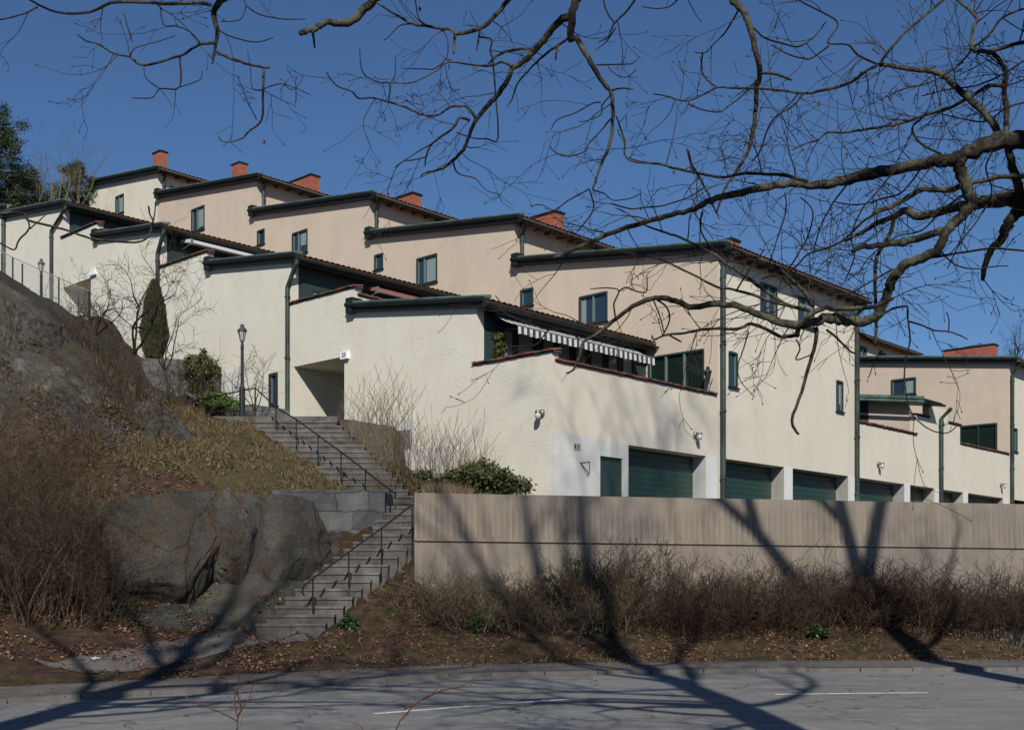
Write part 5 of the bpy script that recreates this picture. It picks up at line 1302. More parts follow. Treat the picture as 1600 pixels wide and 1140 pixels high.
LB(TR, [(900,0),(893,26),(893,66)], 13, 11, 7.6, 7.6, .2, pre=[(3.0,6.3,6.6,.15),(1.9,7.0,6.4,.10),(.9,7.5,6.0,.065)])
LB(TR, [(899,58),(916,84),(929,110),(947,134),(955,147),(958,179),(953,224),(939,258),(926,295)], 9, 3.6, 7.6, 7.7, .5)
LB(TR, [(921,297),(928,324),(916,345),(901,363)], 2.8, 2, 7.7, 7.7, .4)
LB(TR, [(921,295),(887,314),(871,326),(862,328),(846,320),(828,322)], 2.4, 1.5, 7.7, 7.7, .4)
LB(TR, [(926,297),(945,303),(958,313),(984,310),(1000,303)], 2.6, 1.8, 7.7, 7.7, .7)
LB(TR, [(955,318),(984,326),(1010,324),(1037,321),(1076,308),(1105,290)], 2.6, 2, 7.7, 7.4, .8)
LB(TR, [(957,141),(972,138),(990,140)], 3.5, 1.6, 7.6, 7.6, .3)
LB(TR, [(955,147),(941,165),(938,180),(912,190),(905,189)], 2.8, 1.6, 7.6, 7.7, .5)
LB(TR, [(938,160),(925,162),(900,176),(871,187),(861,203)], 2.4, 1.5, 7.6, 7.7, .5)
LB(TR, [(954,186),(940,203),(922,222),(912,238),(885,244),(868,238),(858,228)], 3.6, 1.6, 7.7, 7.7, .5)
LB(TR, [(963,182),(976,220),(976,242),(990,250),(1030,257)], 2.6, 2.8, 7.7, 7.6, .5)
LB(TR, [(932,102),(955,101),(985,100),(997,92)], 2.4, 1.4, 7.6, 7.6, .5)
LB(TR, [(948,101),(960,115),(978,121),(995,108)], 2.0, 1.4, 7.6, 7.6, .5)
limb(TR, [(889,24,12),(868,39,11),(853,58,10),(839,76,10),(816,97,9),(800,108,8),(792,126,8),(776,150,8),(760,168,7.5),(742,189,6),(734,210,5.5),(724,234,5.5),(708,250,4.5),(692,263,4),(663,271,3),(658,277,2)], 7.6, 8.0, .55, rg)
LB(TR, [(742,184),(734,171),(724,166),(703,168),(684,180),(663,180),(634,168),(605,159),(582,153),(560,154),(550,143),(526,134),(510,113)], 5, 2, 7.9, 8.1, .7)
LB(TR, [(734,188),(718,184),(708,200),(676,224),(666,245),(664,260)], 5, 2, 7.9, 8.0, .8)
LB(TR, [(676,224),(650,239),(621,260),(612,280),(605,300)], 2.4, 1.6, 8.0, 8.1, .5)
LB(TR, [(666,245),(645,250),(630,252),(617,262)], 2.4, 1.6, 8.0, 8.1, .8)
LB(TR, [(708,253),(716,271),(742,279),(760,297),(782,304)], 3, 1.5, 7.9, 8.0, .5)
LB(TR, [(800,103),(784,97),(766,103),(734,101),(700,97),(682,110),(645,129),(613,129)], 4.5, 1.8, 7.7, 7.9, .8)
LB(TR, [(760,103),(766,97),(780,85),(800,79),(829,76)], 4.5, 5, 7.8, 7.7, .4)
LB(TR, [(607,159),(609,131),(592,129),(567,114),(562,76)], 2.8, 1.6, 8.0, 8.0, .6)
LB(TR, [(609,131),(617,118),(618,90)], 2, 1.4, 8.0, 8.0, .6)
LB(TR, [(889,59),(860,79),(839,97),(821,116),(808,132),(800,155),(792,168)], 5.5, 2, 7.6, 7.8, .6)
LB(TR, [(873,68),(870,80),(868,95)], 3.4, 3, 7.6, 7.6, .2)
LB(TR, [(812,-20),(795,0),(773,26),(753,43),(735,49),(713,53),(705,46),(690,45),(668,41),(645,38),(620,24),(600,12),(585,2)], 7.5, 2.6, 7.7, 8.0, .7, pre=[(.9,7.5,6.0,.05),(.3,7.6,5.7,.025)])
LB(TR, [(711,53),(709,84)], 4.5, 4, 7.8, 7.8, .2)
LB(TR, [(749,50),(745,79)], 3.4, 2.6, 7.8, 7.8, .2)
LB(TR, [(750,58),(768,62),(766,79),(770,95),(774,145),(778,216),(760,217),(740,216),(713,207)], 3.2, 1.8, 7.8, 7.9, .4)
LB(TR, [(690,45),(699,62),(698,90),(680,107),(665,108),(630,107)], 2.4, 1.6, 7.8, 7.9, .7)
LB(TR, [(668,41),(655,30),(650,8),(648,-6)], 2.6, 2.2, 7.9, 7.9, .6)
LB(TR, [(645,38),(625,40),(610,55),(600,64)], 2.2, 1.4, 7.9, 7.9, .6)
LB(TR, [(995,-6),(981,16),(960,37),(950,58),(935,66)], 4, 2, 7.6, 7.7, .6)
LB(TR, [(960,37),(947,16),(942,-5)], 2.8, 2.8, 7.6, 7.6, .5)
LB(TR, [(962,44),(947,66),(929,79)], 2.6, 1.8, 7.6, 7.7, .3)
LB(TR, [(1063,-5),(1047,10),(1026,14),(1003,10)], 2.8, 1.8, 7.4, 7.5, .8)
LB(TR, [(1072,-5),(1089,26),(1097,35)], 2.0, 1.4, 7.4, 7.4, .5)
# left oak -------------------------------------------------------
limb(TL, [(595,-8,13),(584,0,13),(566,18,13),(550,32,12),(532,37,11),(513,34,10),(500,40,9.5),(492,45,9),(478,49,9),(468,54,8)], 7.6, 7.5, .25, rg, pre=[(-5.4,6.1,6.8,.10),(-3.6,6.8,6.5,.07),(-1.8,7.5,6.0,.045)])
LB(TL, [(489,50),(490,62),(492,76)], 5, 2, 7.5, 7.5, .3)
LB(TL, [(355,-12),(347,0),(334,19),(339,47),(336,78),(331,100)], 13, 3, 7.4, 7.5, .3, pre=[(-5.4,6.1,6.5,.08),(-4.0,6.7,6.2,.05),(-2.4,7.2,5.7,.035)])
LB(TL, [(330,8),(316,5),(266,6),(219,3),(172,5),(150,16),(116,22),(78,16),(47,0),(35,-12)], 6, 2.6, 7.4, 7.5, .5)
LB(TL, [(59,11),(37,22),(0,31),(-20,33)], 2.6, 2, 7.5, 7.5, .5)
LB(TL, [(336,67),(312,69),(291,83),(266,92),(225,102),(209,94),(203,89),(178,84),(153,69),(134,64),(120,53)], 5.5, 1.8, 7.4, 7.6, .6)
LB(TL, [(312,67),(297,50),(275,41),(256,39),(250,9)], 3, 2, 7.4, 7.5, .5)
LB(TL, [(203,89),(212,75),(244,66),(275,56)], 2.2, 1.4, 7.5, 7.5, .5)
LB(TL, [(281,88),(281,136),(250,139),(237,153),(206,153)], 3, 1.5, 7.5, 7.5, .5)
LB(TL, [(250,139),(228,122),(225,103)], 2.2, 1.8, 7.5, 7.5, .4)
LB(TL, [(281,136),(312,125),(316,109)], 1.8, 1.4, 7.5, 7.5, .4)
LB(TL, [(250,139),(260,152),(270,168)], 1.8, 1.2, 7.5, 7.5, .4)
LB(TL, [(339,82),(369,94),(394,102),(422,106)], 5, 3.6, 7.45, 7.5, .3)
LB(TL, [(412,106),(411,141),(409,187),(391,203),(377,217),(350,222),(341,212)], 4.4, 1.6, 7.5, 7.5, .5)
LB(TL, [(401,187),(387,159),(380,140),(369,116)], 2, 1.4, 7.5, 7.5, .4)
LB(TL, [(409,141),(394,137),(391,103),(386,77)], 2.4, 1.4, 7.5, 7.5, .3)
LB(TL, [(412,139),(437,131),(460,137),(486,149)], 2, 1.2, 7.5, 7.5, .4)
LB(TL, [(444,133),(460,140),(475,117)], 1.6, 1.2, 7.5, 7.5, .3)
LB(TL, [(342,48),(366,59),(400,66),(428,59)], 2.4, 1.5, 7.4, 7.5, .7)
LB(TL, [(378,-5),(384,9),(375,31),(344,34)], 2.4, 1.5, 7.4, 7.4, .4)
LB(TL, [(384,9),(406,23),(444,30),(478,30)], 2.4, 1.4, 7.4, 7.5, .5)
LB(TL, [(194,22),(200,45),(207,66)], 2.2, 2, 7.5, 7.5, .1)
LB(TL, [(-60,330),(-20,336),(0,334),(15,332),(37,334),(45,345),(75,352),(105,360),(140,372),(170,376),(210,379),(230,372),(237,355),(239,345),(234,335)], 4.5, 2.6, 5.6, 6.0, .0, pre=[(-5.3,5.9,3.0,.05),(-4.0,5.7,3.4,.02)])
LB(TL, [(37,334),(46,355),(30,375),(22,390),(0,380),(-20,376)], 3, 2.4, 5.7, 5.7, .1)
LB(TL, [(47,357),(60,346),(72,335)], 3, 2, 5.7, 5.8, .1)
LB(TL, [(240,345),(242,330),(243,315)], 2.2, 1.8, 6.0, 6.0, .0)
LB(TL, [(234,335),(232,322)], 2.4, 3, 6.0, 6.0, .0)
# trunks and off-view crowns --------------------------------------
def crown(tree, stems, seed, L, lev, kids, okf, seg=.7, wob=.22, r0=.2, spread=.8, ratio=.66):
    rng = random.Random(seed)
    for p, d, l_, r_ in stems: grow(tree.limbs, Vector(p), Vector(d), l_, r_, lev, rng, seg=seg, wob=wob, kids=kids, spread=spread, ratio=ratio, up=.04, sides=(3, 4, 5, 6, 8, 8), ok=okf, rmin=.004)
out = lambda p: not in_view(p, 1.08, 1.10)
TR.trunk.tube([(3.3,6.2,-.3),(3.28,6.2,.4),(3.22,6.2,2.2),(3.25,6.25,4.2),(3.35,6.2,6.5),(3.3,6.1,9.5),(3.0,6.0,12.5),(2.7,5.8,15.5),(2.5,5.5,18)], [.5,.38,.30,.31,.27,.23,.18,.12,.05], 14)
TR.limbs.tube([(3.0,6,12.3),(1.9,6,14.2),(1.3,6.2,16.5),(.8,6.4,19.5)], [.15,.13,.10,.05], 7)
TR.limbs.tube([(1.9,6,14.2),(.5,6,15.3),(-.5,6,17.2),(-.8,6.1,19.5)], [.10,.09,.07,.03], 7)
TR.limbs.tube([(2.8,5.9,14),(2.1,5.8,16),(2.2,5.8,18.5),(2.9,5.8,21)], [.12,.10,.08,.03], 7)
crown(TR, [((.9,6.4,17),(-.6,.1,.8),3.5,.05),((-.5,6,17),(-.4,-.2,1),3.5,.05),((2.1,5.8,16.5),(.6,.1,.8),3.5,.05),((1.3,6.2,16),(.3,.1,1),3.5,.05),((3.35,6.2,6.5),(.8,-.5,.8),5.5,.12),((3.3,6.1,9),(-.7,.35,.75),6.0,.12),((3.3,6.1,8.2),(.2,.9,.8),5.0,.11),((3.1,6,11),(.7,.3,.8),4.5,.10),((3,6,12),(-.6,-.6,.8),4.5,.09),((2.7,5.8,15),(-.3,.4,1),3.5,.07),((3.3,6.1,7.5),(-.9,-.3,.7),5.2,.10),((3.2,6.2,5.7),(-1,-.05,.28),5.5,.09),((3.3,6.1,7),(-1,.1,.2),6.5,.10),((3.2,6.2,5.3),(-.7,-.9,.3),4.5,.08),((3.3,6.1,8.5),(-1,-.3,.15),6,.09),((3.3,6.1,10),(-.9,.4,.5),6.5,.12),((3.0,6,12.5),(-.2,.8,.6),5.5,.11),((2.8,5.8,14),(-.9,.1,.7),5,.10)], 21, 0, 4, (3,4), out)
TL.trunk.tube([(-5.6,6,-.3),(-5.6,6,.5),(-5.5,6.0,3),(-5.2,6.05,6),(-5.0,6.1,9),(-5.1,6.3,12),(-4.7,6.4,15)], [.52,.4,.32,.28,.22,.15,.06], 14)
crown(TL, [((-5.2,6.05,6),(.9,.2,.75),5.5,.15),((-5.2,6,7),(-.6,.5,.8),5,.13),((-5,6.1,9),(.4,.8,.8),4.5,.11),((-5.1,6.3,11),(-.4,-.6,.8),4,.10),((-5,6.3,12),(.7,-.1,.9),3.5,.08),((-5.3,6,5.7),(1,-.1,.25),5.5,.09),((-5.2,6.05,7.2),(1,0,.15),6.5,.10),((-5,6.1,8),(1,.3,.5),6,.13),((-5,6.1,9.5),(-.3,.9,.5),5,.12)], 22, 0, 4, (3,4), out)
outF = lambda p: (not in_view(p, 1.04, 1.06)) or (p.x / p.y * F + HX > 1440 and HY - (p.z - EYE) / p.y * F < 230 and p.y > 9)
TF.trunk.tube([(8.6,13,-.3),(8.6,13,.5),(8.55,13,4),(8.6,13.1,8),(8.4,13.2,10.6)], [.5,.38,.3,.27,.24], 12)
TF.limbs.tube([(8.4,13.2,10.5),(7.9,13.3,12.5),(7.2,13.6,15),(6.9,13.9,18)], [.19,.15,.11,.05], 8); TF.limbs.tube([(8.4,13.2,10.5),(8.9,13.0,13),(9.6,13,16),(9.7,13,19)], [.2,.16,.11,.05], 8)
TF.limbs.tube([(8.5,13.1,9),(7.3,13,10.3),(6.0,13.0,11.8),(5.5,13.1,13.6),(5.4,13.2,16.5),(4.9,13.3,20)], [.20,.17,.15,.12,.09,.04], 8)
TF.limbs.tube([(6.0,13.0,11.8),(5.1,12.8,12.7),(4.4,12.8,14.5),(3.9,12.9,17.5),(4.0,13,21)], [.12,.11,.09,.07,.03], 7)
TF.limbs.tube([(5.1,12.8,12.7),(3.8,12.6,13.0),(2.9,12.6,14.2),(2.2,12.6,16.5)], [.09,.08,.06,.03], 6)
TF.limbs.tube([(6.9,13.9,18),(6.3,14,20.5),(6.2,14,23)], [.09,.06,.03], 6)
crown(TF, [((7.9,13.3,12.5),(-.9,.1,.8),4.5,.11),((7.2,13.6,15),(-.7,.5,.9),4,.08),((5.4,13.2,16),(-.6,.2,.9),4,.07),((5.5,13.1,13.6),(.3,.4,1),4,.07),((4.2,12.8,15.5),(-.5,.2,1),4,.06),((3.9,12.9,17.5),(.5,.1,1),4,.06),((4.9,13.3,19),(.3,.1,1),3.5,.05),((2.9,12.6,14.2),(-.2,-.3,1),3.5,.05),((6.9,13.9,18),(-.5,.1,1),4,.06),((8.9,13,13),(.7,.3,.8),4.5,.12),((9.6,13,16),(.3,.4,1),4,.09),((8.5,13,7.5),(.9,.1,.6),5,.12),((8.4,13.2,10),(-.6,-.7,.7),4.5,.11),((8.0,13.3,12),(-1,.1,.5),5.5,.13),((8.4,13.2,9.5),(.5,-.8,.6),5,.12)], 23, 0, 4, (3,4), outF)
# buds at the twig ends and a few dead leaves that stayed on
bd = TR.twigs; rng = random.Random(9)
for p, d, r_ in TIPS:
    if rng.random() < .5: a = p + d * .018; bd.add([p + Vector((.005, 0, 0)), p + Vector((-.003, .0, .005)), p + Vector((-.003, 0, -.005)), a], [(0, 1, 3), (1, 2, 3), (2, 0, 3)])
TR.done('oak_bark', 'twig_bark'); TL.done('oak_bark', 'twig_bark'); TF.done('oak_bark', 'twig_bark')
def leaf_at(tree, px, py, Z, s=.028):
    mb = MB(tree.base); c = P(px, py, Z); mb.add([c, c + Vector((s * .5, .01, -s * .3)), c + Vector((s * .25, .03, -s * .7)), c + Vector((s * .4, .02, -s * 1.3)), c + Vector((-s * .1, -.01, -s * 1.0)), c + Vector((-s * .3, .01, -s * .6))], [(0, 1, 2), (0, 2, 3, 4), (0, 4, 5)]); mb.build('dead_leaf', M['leaf_dead'], tree.root)
for x, y, Z in ((411, 218, 7.5), (1052, 266, 7.4), (1279, 161, 7.0), (1322, 238, 6.8), (605, 300, 8.0), (655, 10, 7.9)): leaf_at(TR if x > 500 else TL, x, y, Z)

# ---------------- shrubs
def twig_shrub(name, h, w_, nstem, seed, material, lev=2, rmin=.003, r0=.011, up=.10, wob=.20, kids=(2, 4), seg=.12, tallness=1.0):
    rng = random.Random(seed); mb = MB()
    for i in range(nstem):
        a = rng.uniform(0, 6.28); rr = rng.random() ** .6 * w_ * .35; p = Vector((math.cos(a) * rr, math.sin(a) * rr, -.1)); o_ = Vector((math.cos(a), math.sin(a), 0)) * rng.uniform(.1, .9) * (w_ / h)
        d = (Vector((0, 0, 1)) + o_ * .55).normalized(); grow(mb, p, d, h * rng.uniform(.6, 1.0) * tallness, r0 * rng.uniform(.6, 1.1), lev, rng, seg=seg, wob=wob, kids=kids, spread=.75, ratio=.5, up=up, sides=(3, 3, 4), rmin=rmin)
    root = empty(name); b = mb.build('branches', M[material], root); return root
def clone(root, loc, rz=0, sc=1.0, label=None, group=None):
    r_ = root.copy(); COL.objects.link(r_); r_.location = loc; r_.rotation_euler = (0, 0, rz); r_.scale = (sc, sc, sc) if isinstance(sc, (int, float)) else sc
    if label: r_['label'] = label
    if group: r_['group'] = group
    for ch in list(root.children):
        c = ch.copy(); COL.objects.link(c); c.parent = r_
    return r_
BUSHG = 'leafless bushes along the concrete wall'
protos = [twig_shrub('bare_bush', 1.55, 1.9, 42, 100 + i, ['thicket', 'thicket', 'thicket_pale', 'thicket', 'thicket'][i], 2, .0035, .010, seg=.13, kids=(3, 5)) for i in range(5)]
rng = random.Random(77)
spots = []
for i, px in enumerate(list(range(700, 1700, 46))):
    Z = 24.0 + (px - 640) * .0018 - rng.uniform(.35, .9); p = P(px + rng.uniform(-14, 14), 950, Z); spots.append((p.x, p.y, px))
for i, px in enumerate(list(range(690, 1700, 66))):
    Z = 23.2 + (px - 640) * .0018 - rng.uniform(.1, .6); p = P(px + rng.uniform(-14, 14), 960, Z); spots.append((p.x, p.y, px))
first = {}
for n_, (x, y, px) in enumerate(spots):
    y = min(y, rw_y(x) - .45); h = H(x, y) or .6
    dense = px > 860; k = rng.choice([2, 2, 0]) if px < 800 else rng.choice([0, 1, 3, 4, 0, 2] if px < 1000 else [0, 1, 3, 4])
    hh = rng.uniform(.38, .62) if px < 880 else rng.uniform(.55, .92) if px < 1430 else rng.uniform(.45, .72); wide = rng.uniform(.9, 1.25)
    front = n_ >= 22; hh *= .72 if front else 1
    lab = '%s bare bush %s the wall, %s' % (('pale straw-brown' if k == 2 else 'dark brown'), ('in front of' if front else 'against'), ('left end near the lower steps' if px < 760 else 'left of centre' if px < 950 else 'below the green garage doors' if px < 1200 else 'right of centre in the dense thicket' if px < 1450 else 'towards the right edge'))
    if k not in first:
        first[k] = 1; o = protos[k]; o.location = (x, y, h); o.rotation_euler = (0, 0, rng.uniform(0, 6)); o.scale = (wide, wide, hh); tag(o, lab, 'bush', BUSHG)
    else:
        o = clone(protos[k], (x, y, h), rng.uniform(0, 6.28), (wide, wide, hh), lab, BUSHG)
        tag(o, lab, 'bush', BUSHG)
for k in range(5):
    if k not in first:
        o = protos[k]; o.location = (6 + k, 23.9, .8); tag(o, 'dark brown leafless bush in the middle of the dense thicket by the wall', 'bush', BUSHG)
# left thicket in front of the rock, at the left edge
THG = 'tangled thicket at the left edge'
tp_ = [twig_shrub('thicket_bush', 2.6, 2.4, 26, 200 + i, ['thicket', 'thicket_pale', 'thicket'][i], 3, .0028, .013, up=.05, wob=.28, seg=.17, kids=(3, 5)) for i in range(3)]
lsp = [(20, 990, 20.6, .9), (70, 985, 21.0, .8), (125, 985, 21.4, .65), (-40, 980, 20.4, 1.0), (40, 900, 22.6, .8), (100, 880, 23.0, .65), (-10, 860, 23.2, .85), (165, 970, 22.0, .42), (60, 960, 21.6, .75), (-60, 800, 24.2, .7), (20, 790, 24.5, .5), (80, 790, 24.8, .42), (-30, 930, 21.6, .9)]
place_w = ['nearest the pavement at the left edge', 'second from the left edge above the pavement', 'beside the dark rock dome', 'mostly cut by the left edge, near the pavement', 'behind the front row of the thicket', 'against the rock face, middle height', 'high at the left edge above the leaf hollow', 'lowest and smallest at the foot of the rock dome', 'in the middle of the thicket', 'cut by the left edge, on the upper slope', 'on the upper slope at the left edge', 'small one on the upper slope near the leaf hollow', 'cut by the left edge, halfway down']
for i, (px, py, Z, sc) in enumerate(lsp):
    p = P(px, py, Z); h = H(p.x, p.y) or p.z; k = i % 3; lab = ('straw-coloured' if k == 1 else 'dark brown') + ' bare bush ' + place_w[i]
    if i < 3: o = tp_[k]; o.location = (p.x, p.y, h); o.scale = (sc, sc, sc); tag(o, lab, 'bush', THG)
    else: o = clone(tp_[k], (p.x, p.y, h), i * 1.3, sc, lab, THG); tag(o, lab, 'bush', THG)
# slim stems in the planting bed and by the stairs
SG = 'slim bare shrubs before the cream wall'
sp_ = [twig_shrub('slim_shrub', 1.7, 1.0, 26, 300 + i, 'thicket_pale', 1, .0035, .0075, up=.12, wob=.12, seg=.16, kids=(2, 4)) for i in range(2)]
sl_ = [(585, 745, 29.5, 1.15), (560, 738, 30.0, .95), (618, 750, 28.6, 1.1), (640, 758, 28.2, .8), (690, 760, 28.8, 1.05), (722, 762, 28.4, 1.1), (665, 764, 27.6, .7), (750, 764, 28.6, .8), (600, 760, 27.4, .8), (708, 766, 27.5, .9)]
swh = ['tallest, before the brown stone wall', 'left one, before the brown stone wall', 'between the stone wall and the grille', 'right below the small wall grille', 'before the white plinth patch', 'right of the white plinth patch, above the evergreen bush', 'short one at the left end of the evergreen bush', 'rightmost of the slim shrubs before the wall', 'short one beside the upper handrail', 'rising out of the evergreen bush']
def ground_at(x, y, fallback):
    h = H(x, y)
    if h is not None: return h
    return fallback
for i, (px, py, Z, sc) in enumerate(sl_):
    p = P(px, py, Z); h = ground_at(p.x, p.y, EYE + 1.8); lab = 'slim bare pale shrub, ' + swh[i]
    if i < 2: o = sp_[i]; o.location = (p.x, p.y, h); o.scale = (sc,) * 3; tag(o, lab, 'shrub', SG)
    else: o = clone(sp_[i % 2], (p.x, p.y, h), i * 1.1, sc, lab, SG); tag(o, lab, 'shrub', SG)
# small trees on the slope
def small_tree(name, base, h, seed, label, spread=.85, material='twig_bark', stems=3, r0=.05, lev=3, wob=.3, up=.05, kids=(3, 4)):
    rng = random.Random(seed); b = Vector(base); root = empty(name, b); tag(root, label, 'tree'); tr = MB(b); br = MB(b)
    th = h * .28; tp2 = b + Vector((rng.uniform(-.1, .1), 0, th)); tr.tube([b - Vector((0, 0, .3)), b + Vector((.03, 0, th * .5)), tp2], [r0 * 1.25, r0, r0 * .85], 7); tr.build('trunk', M[material], root, smooth=True)
    for i in range(stems):
        a = 6.28 * i / stems + rng.uniform(-.4, .4); d = Vector((math.cos(a) * spread, math.sin(a) * spread * .6, 1)); grow(br, tp2 - Vector((0, 0, .04)), d, h * .55 * rng.uniform(.8, 1.1), r0 * .7, lev, rng, seg=.2, wob=wob, kids=kids, spread=.95, ratio=.55, up=up, sides=(3, 3, 4, 5), rmin=.004)
    br.build('branches', M[material], root); return root
def gp(px, py, Z):
    p = P(px, py, Z); h = H(p.x, p.y)
    return Vector((p.x, p.y, h if h is not None else p.z))
small_tree('fruit_tree', gp(215, 655, 30.5), 4.6, 31, 'crooked bare fruit tree in front of the cream wall, left of the columnar conifer', .95, stems=4, r0=.06, kids=(3, 5))
small_tree('fruit_tree', gp(262, 640, 32.5), 3.6, 32, 'bare small tree with upright twigs right of the columnar conifer', .6, stems=4, r0=.04, wob=.2, up=.1)
small_tree('fruit_tree', gp(150, 600, 31.5), 2.6, 36, 'low spreading bare tree on the ridge below the shaded niche', .9, stems=4, r0=.04)
small_tree('young_tree', gp(398, 655, 35.0), 2.6, 33, 'small round-crowned bare tree between the street lamp and the narrow window', .6, stems=5, r0=.028, wob=.16, up=.05, kids=(3, 4), lev=2)
small_tree('young_tree', gp(360, 652, 35.0), 1.9, 34, 'short bare shrub-like tree left of the nearer street lamp', .8, stems=5, r0=.02, lev=2)
for i, (px, py, Z, h, sd, lb) in enumerate(((200, 690, 28.3, 1.7, 41, 'low brown bare bush below the crooked fruit tree'), (240, 700, 28.0, 1.3, 42, 'reddish bare bush on the leafy shoulder of the slope'), (160, 560, 31.6, 1.4, 43, 'bare bush on the ridge left of the fruit tree'), (120, 545, 31.8, 1.1, 44, 'small bare bush on the ridge under the wire fence'), (290, 610, 33.2, 1.5, 45, 'bare bush left of the broad evergreen shrub'), (170, 640, 29.5, 1.2, 47, 'bare bush over the pale rock slab'), (130, 720, 26.0, 1.5, 46, 'bare tangled bush over the leaf hollow'))):
    o = twig_shrub('slope_bush', h, h * 1.3, 30, sd, 'thicket', 2, .004, .010, up=.05, wob=.28, kids=(2, 4)); q_ = gp(px, py, Z); o.location = q_; tag(o, lb, 'bush', 'bare bushes on the rocky slope')

# ---------------- evergreens
def leafy(mb, c, r_, n, size, rng, flat=.0, shape=None, hang=0.0):
    """many small leaves spread through a lumpy volume, denser near clumps"""
    clumps = []
    nc = max(6, n // 45)
    for i in range(nc):
        for _ in range(20):
            d = Vector((rng.uniform(-1, 1), rng.uniform(-1, 1), rng.uniform(-1, 1)))
            if d.length <= 1 and (shape is None or shape(d)): break
        clumps.append(d)
    for i in range(n):
        q_ = rng.choice(clumps); d = q_ + rvec(rng) * rng.random() ** .5 * .22
        p = Vector((c[0] + d.x * r_[0], c[1] + d.y * r_[1], c[2] + d.z * r_[2])); s = size * rng.uniform(.6, 1.25)
        a = rvec(rng); a.z *= .6; a.normalize(); b = a.cross(rvec(rng)).normalized(); nrm = a.cross(b)
        mb.add([p, p + a * s * .5 + b * s * .28, p + a * s - Vector((0, 0, hang * s)), p + a * s * .5 - b * s * .28], [(0, 1, 2, 3)])
    return clumps
def evergreen(name, base, c, r_, n, size, seed, label, m, cat='bush', group=None, shape=None, hang=.2, stems=8):
    rng = random.Random(seed); b = Vector(base); root = empty(name, b); tag(root, label, cat, group); lf = MB(b); cl = leafy(lf, c, r_, n, size, rng, shape=shape, hang=hang); lf.build('foliage', M[m], root)
    st_ = MB(b)
    for i in range(stems):
        q_ = cl[i % len(cl)]; e_ = Vector((c[0] + q_.x * r_[0], c[1] + q_.y * r_[1], c[2] + q_.z * r_[2])); mid = b.lerp(e_, .5) + rvec(rng) * .1; st_.tube([b - Vector((0, 0, .1)), mid, e_], [.03, .02, .008], 4, cap=False)
    st_.build('stems', M['twig_bark'], root); return root
c = P(262, 600, 33.6)
def bb_(px0, px1, py0, py1, Z, dy=1.0):
    a = P(px0, py1, Z); b = P(px1, py0, Z); return ((a.x + b.x) / 2, Z, (a.z + b.z) / 2), ((b.x - a.x) / 2, dy * (b.x - a.x) / 2, (b.z - a.z) / 2)
# columnar conifer: tapering column of scale foliage
def column(px0, px1, py0, py1, Z, seed, label):
    c, r_ = bb_(px0, px1, py0, py1, Z); rng = random.Random(seed); b = Vector((c[0], c[1], c[2] - r_[2])); root = empty('columnar_conifer', b); tag(root, label, 'conifer'); mb = MB(b); H_ = 2 * r_[2]
    for i in range(15000):
        f = rng.random() ** .9; an = rng.uniform(0, 6.28); prof = min(1, (1 - f) * 3.0) ** .75 * (.88 + .12 * math.sin(f * 9 + seed)) * (.9 if f > .12 else .75 + f)
        lump = 1 + .16 * noise.noise(Vector((math.cos(an) * 1.6, math.sin(an) * 1.6, f * 7))); rr = r_[0] * prof * lump * (1 - .35 * rng.random() ** 2)
        p = Vector((c[0] + math.cos(an) * rr, c[1] + math.sin(an) * rr, b.z + f * H_)); o_ = Vector((math.cos(an), math.sin(an), 0)); d = (Vector((0, 0, 1)) + o_ * rng.uniform(.0, .6) + rvec(rng) * .25).normalized(); s = rng.uniform(.06, .16); sd = d.cross(rvec(rng)).normalized() * s * .22
        mb.add([p - sd, p + sd, p + d * s], [(0, 1, 2)])
    mb.build('foliage', M['leaf_thuja'], root); t = MB(b); t.tube([b - Vector((0, 0, .3)), b + Vector((0, 0, H_ * .85))], [.09, .02], 7); t.build('trunk', M['twig_bark'], root)
column(219, 263, 441, 560, 37.2, 5, 'dark green columnar conifer against the cream wall')
c_, r_ = bb_(284, 340, 548, 618, 34.5); evergreen('evergreen_bush', (c_[0], c_[1], c_[2] - r_[2]), c_, r_, 3600, .10, 51, 'tall glossy evergreen bush left of the nearer street lamp', 'leaf_evergreen', hang=.4)
c_, r_ = bb_(305, 378, 612, 646, 34.0, .5); evergreen('evergreen_bush', (c_[0], c_[1], c_[2] - r_[2]), c_, r_, 3200, .075, 52, 'low bright green bush behind the level railing', 'leaf_bright')
c_, r_ = bb_(652, 826, 712, 790, 26.6, .45)
shp = lambda d: d.z < .42 + .30 * math.sin(d.x * 4.2 + 1.0) - .35 * max(0, d.x - .3) + .35 * noise.noise(Vector((d.x * 4, d.y, 0)))
evergreen('evergreen_bush', (c_[0], c_[1], c_[2] - r_[2] * .8), c_, r_, 11000, .10, 53, 'wide olive green evergreen bush on top of the concrete wall', 'leaf_evergreen', shape=shp, hang=.3, stems=14)
c_, r_ = bb_(757, 792, 516, 568, 33.6); evergreen('potted_conifer', (c_[0], c_[1], c_[2] - r_[2]), (c_[0], c_[1], c_[2]), r_, 1500, .09, 54, 'yellowish potted conifer on the lowest terrace behind the tiled parapet', 'leaf_potted', cat='potted plant', shape=lambda d: (d.x ** 2 + d.y ** 2) ** .5 < .95 - .35 * abs(d.z), stems=3)
for (x, y, a, b, sd, lb) in ((545, 985, 14, 10, 61, 'ivy patch right of the lowest steps'), (760, 985, 28, 12, 62, 'ivy patch under the left bushes, above the pavement'), (930, 985, 30, 16, 64, 'small ivy patch below the garage doors'), (1275, 1000, 26, 12, 63, 'ivy patch at the foot of the dense thicket')):
    q_ = on_hill(x, y) or P(x, y, 22.5); w_ = a / F * q_.y; evergreen('ivy_patch', (q_.x, q_.y, q_.z), (q_.x, q_.y, q_.z + .12), (w_, w_ * .8, .2), 500, .085, sd, lb, 'ivy', cat='ivy', stems=4)
q_ = P(898, 905, 24.0)
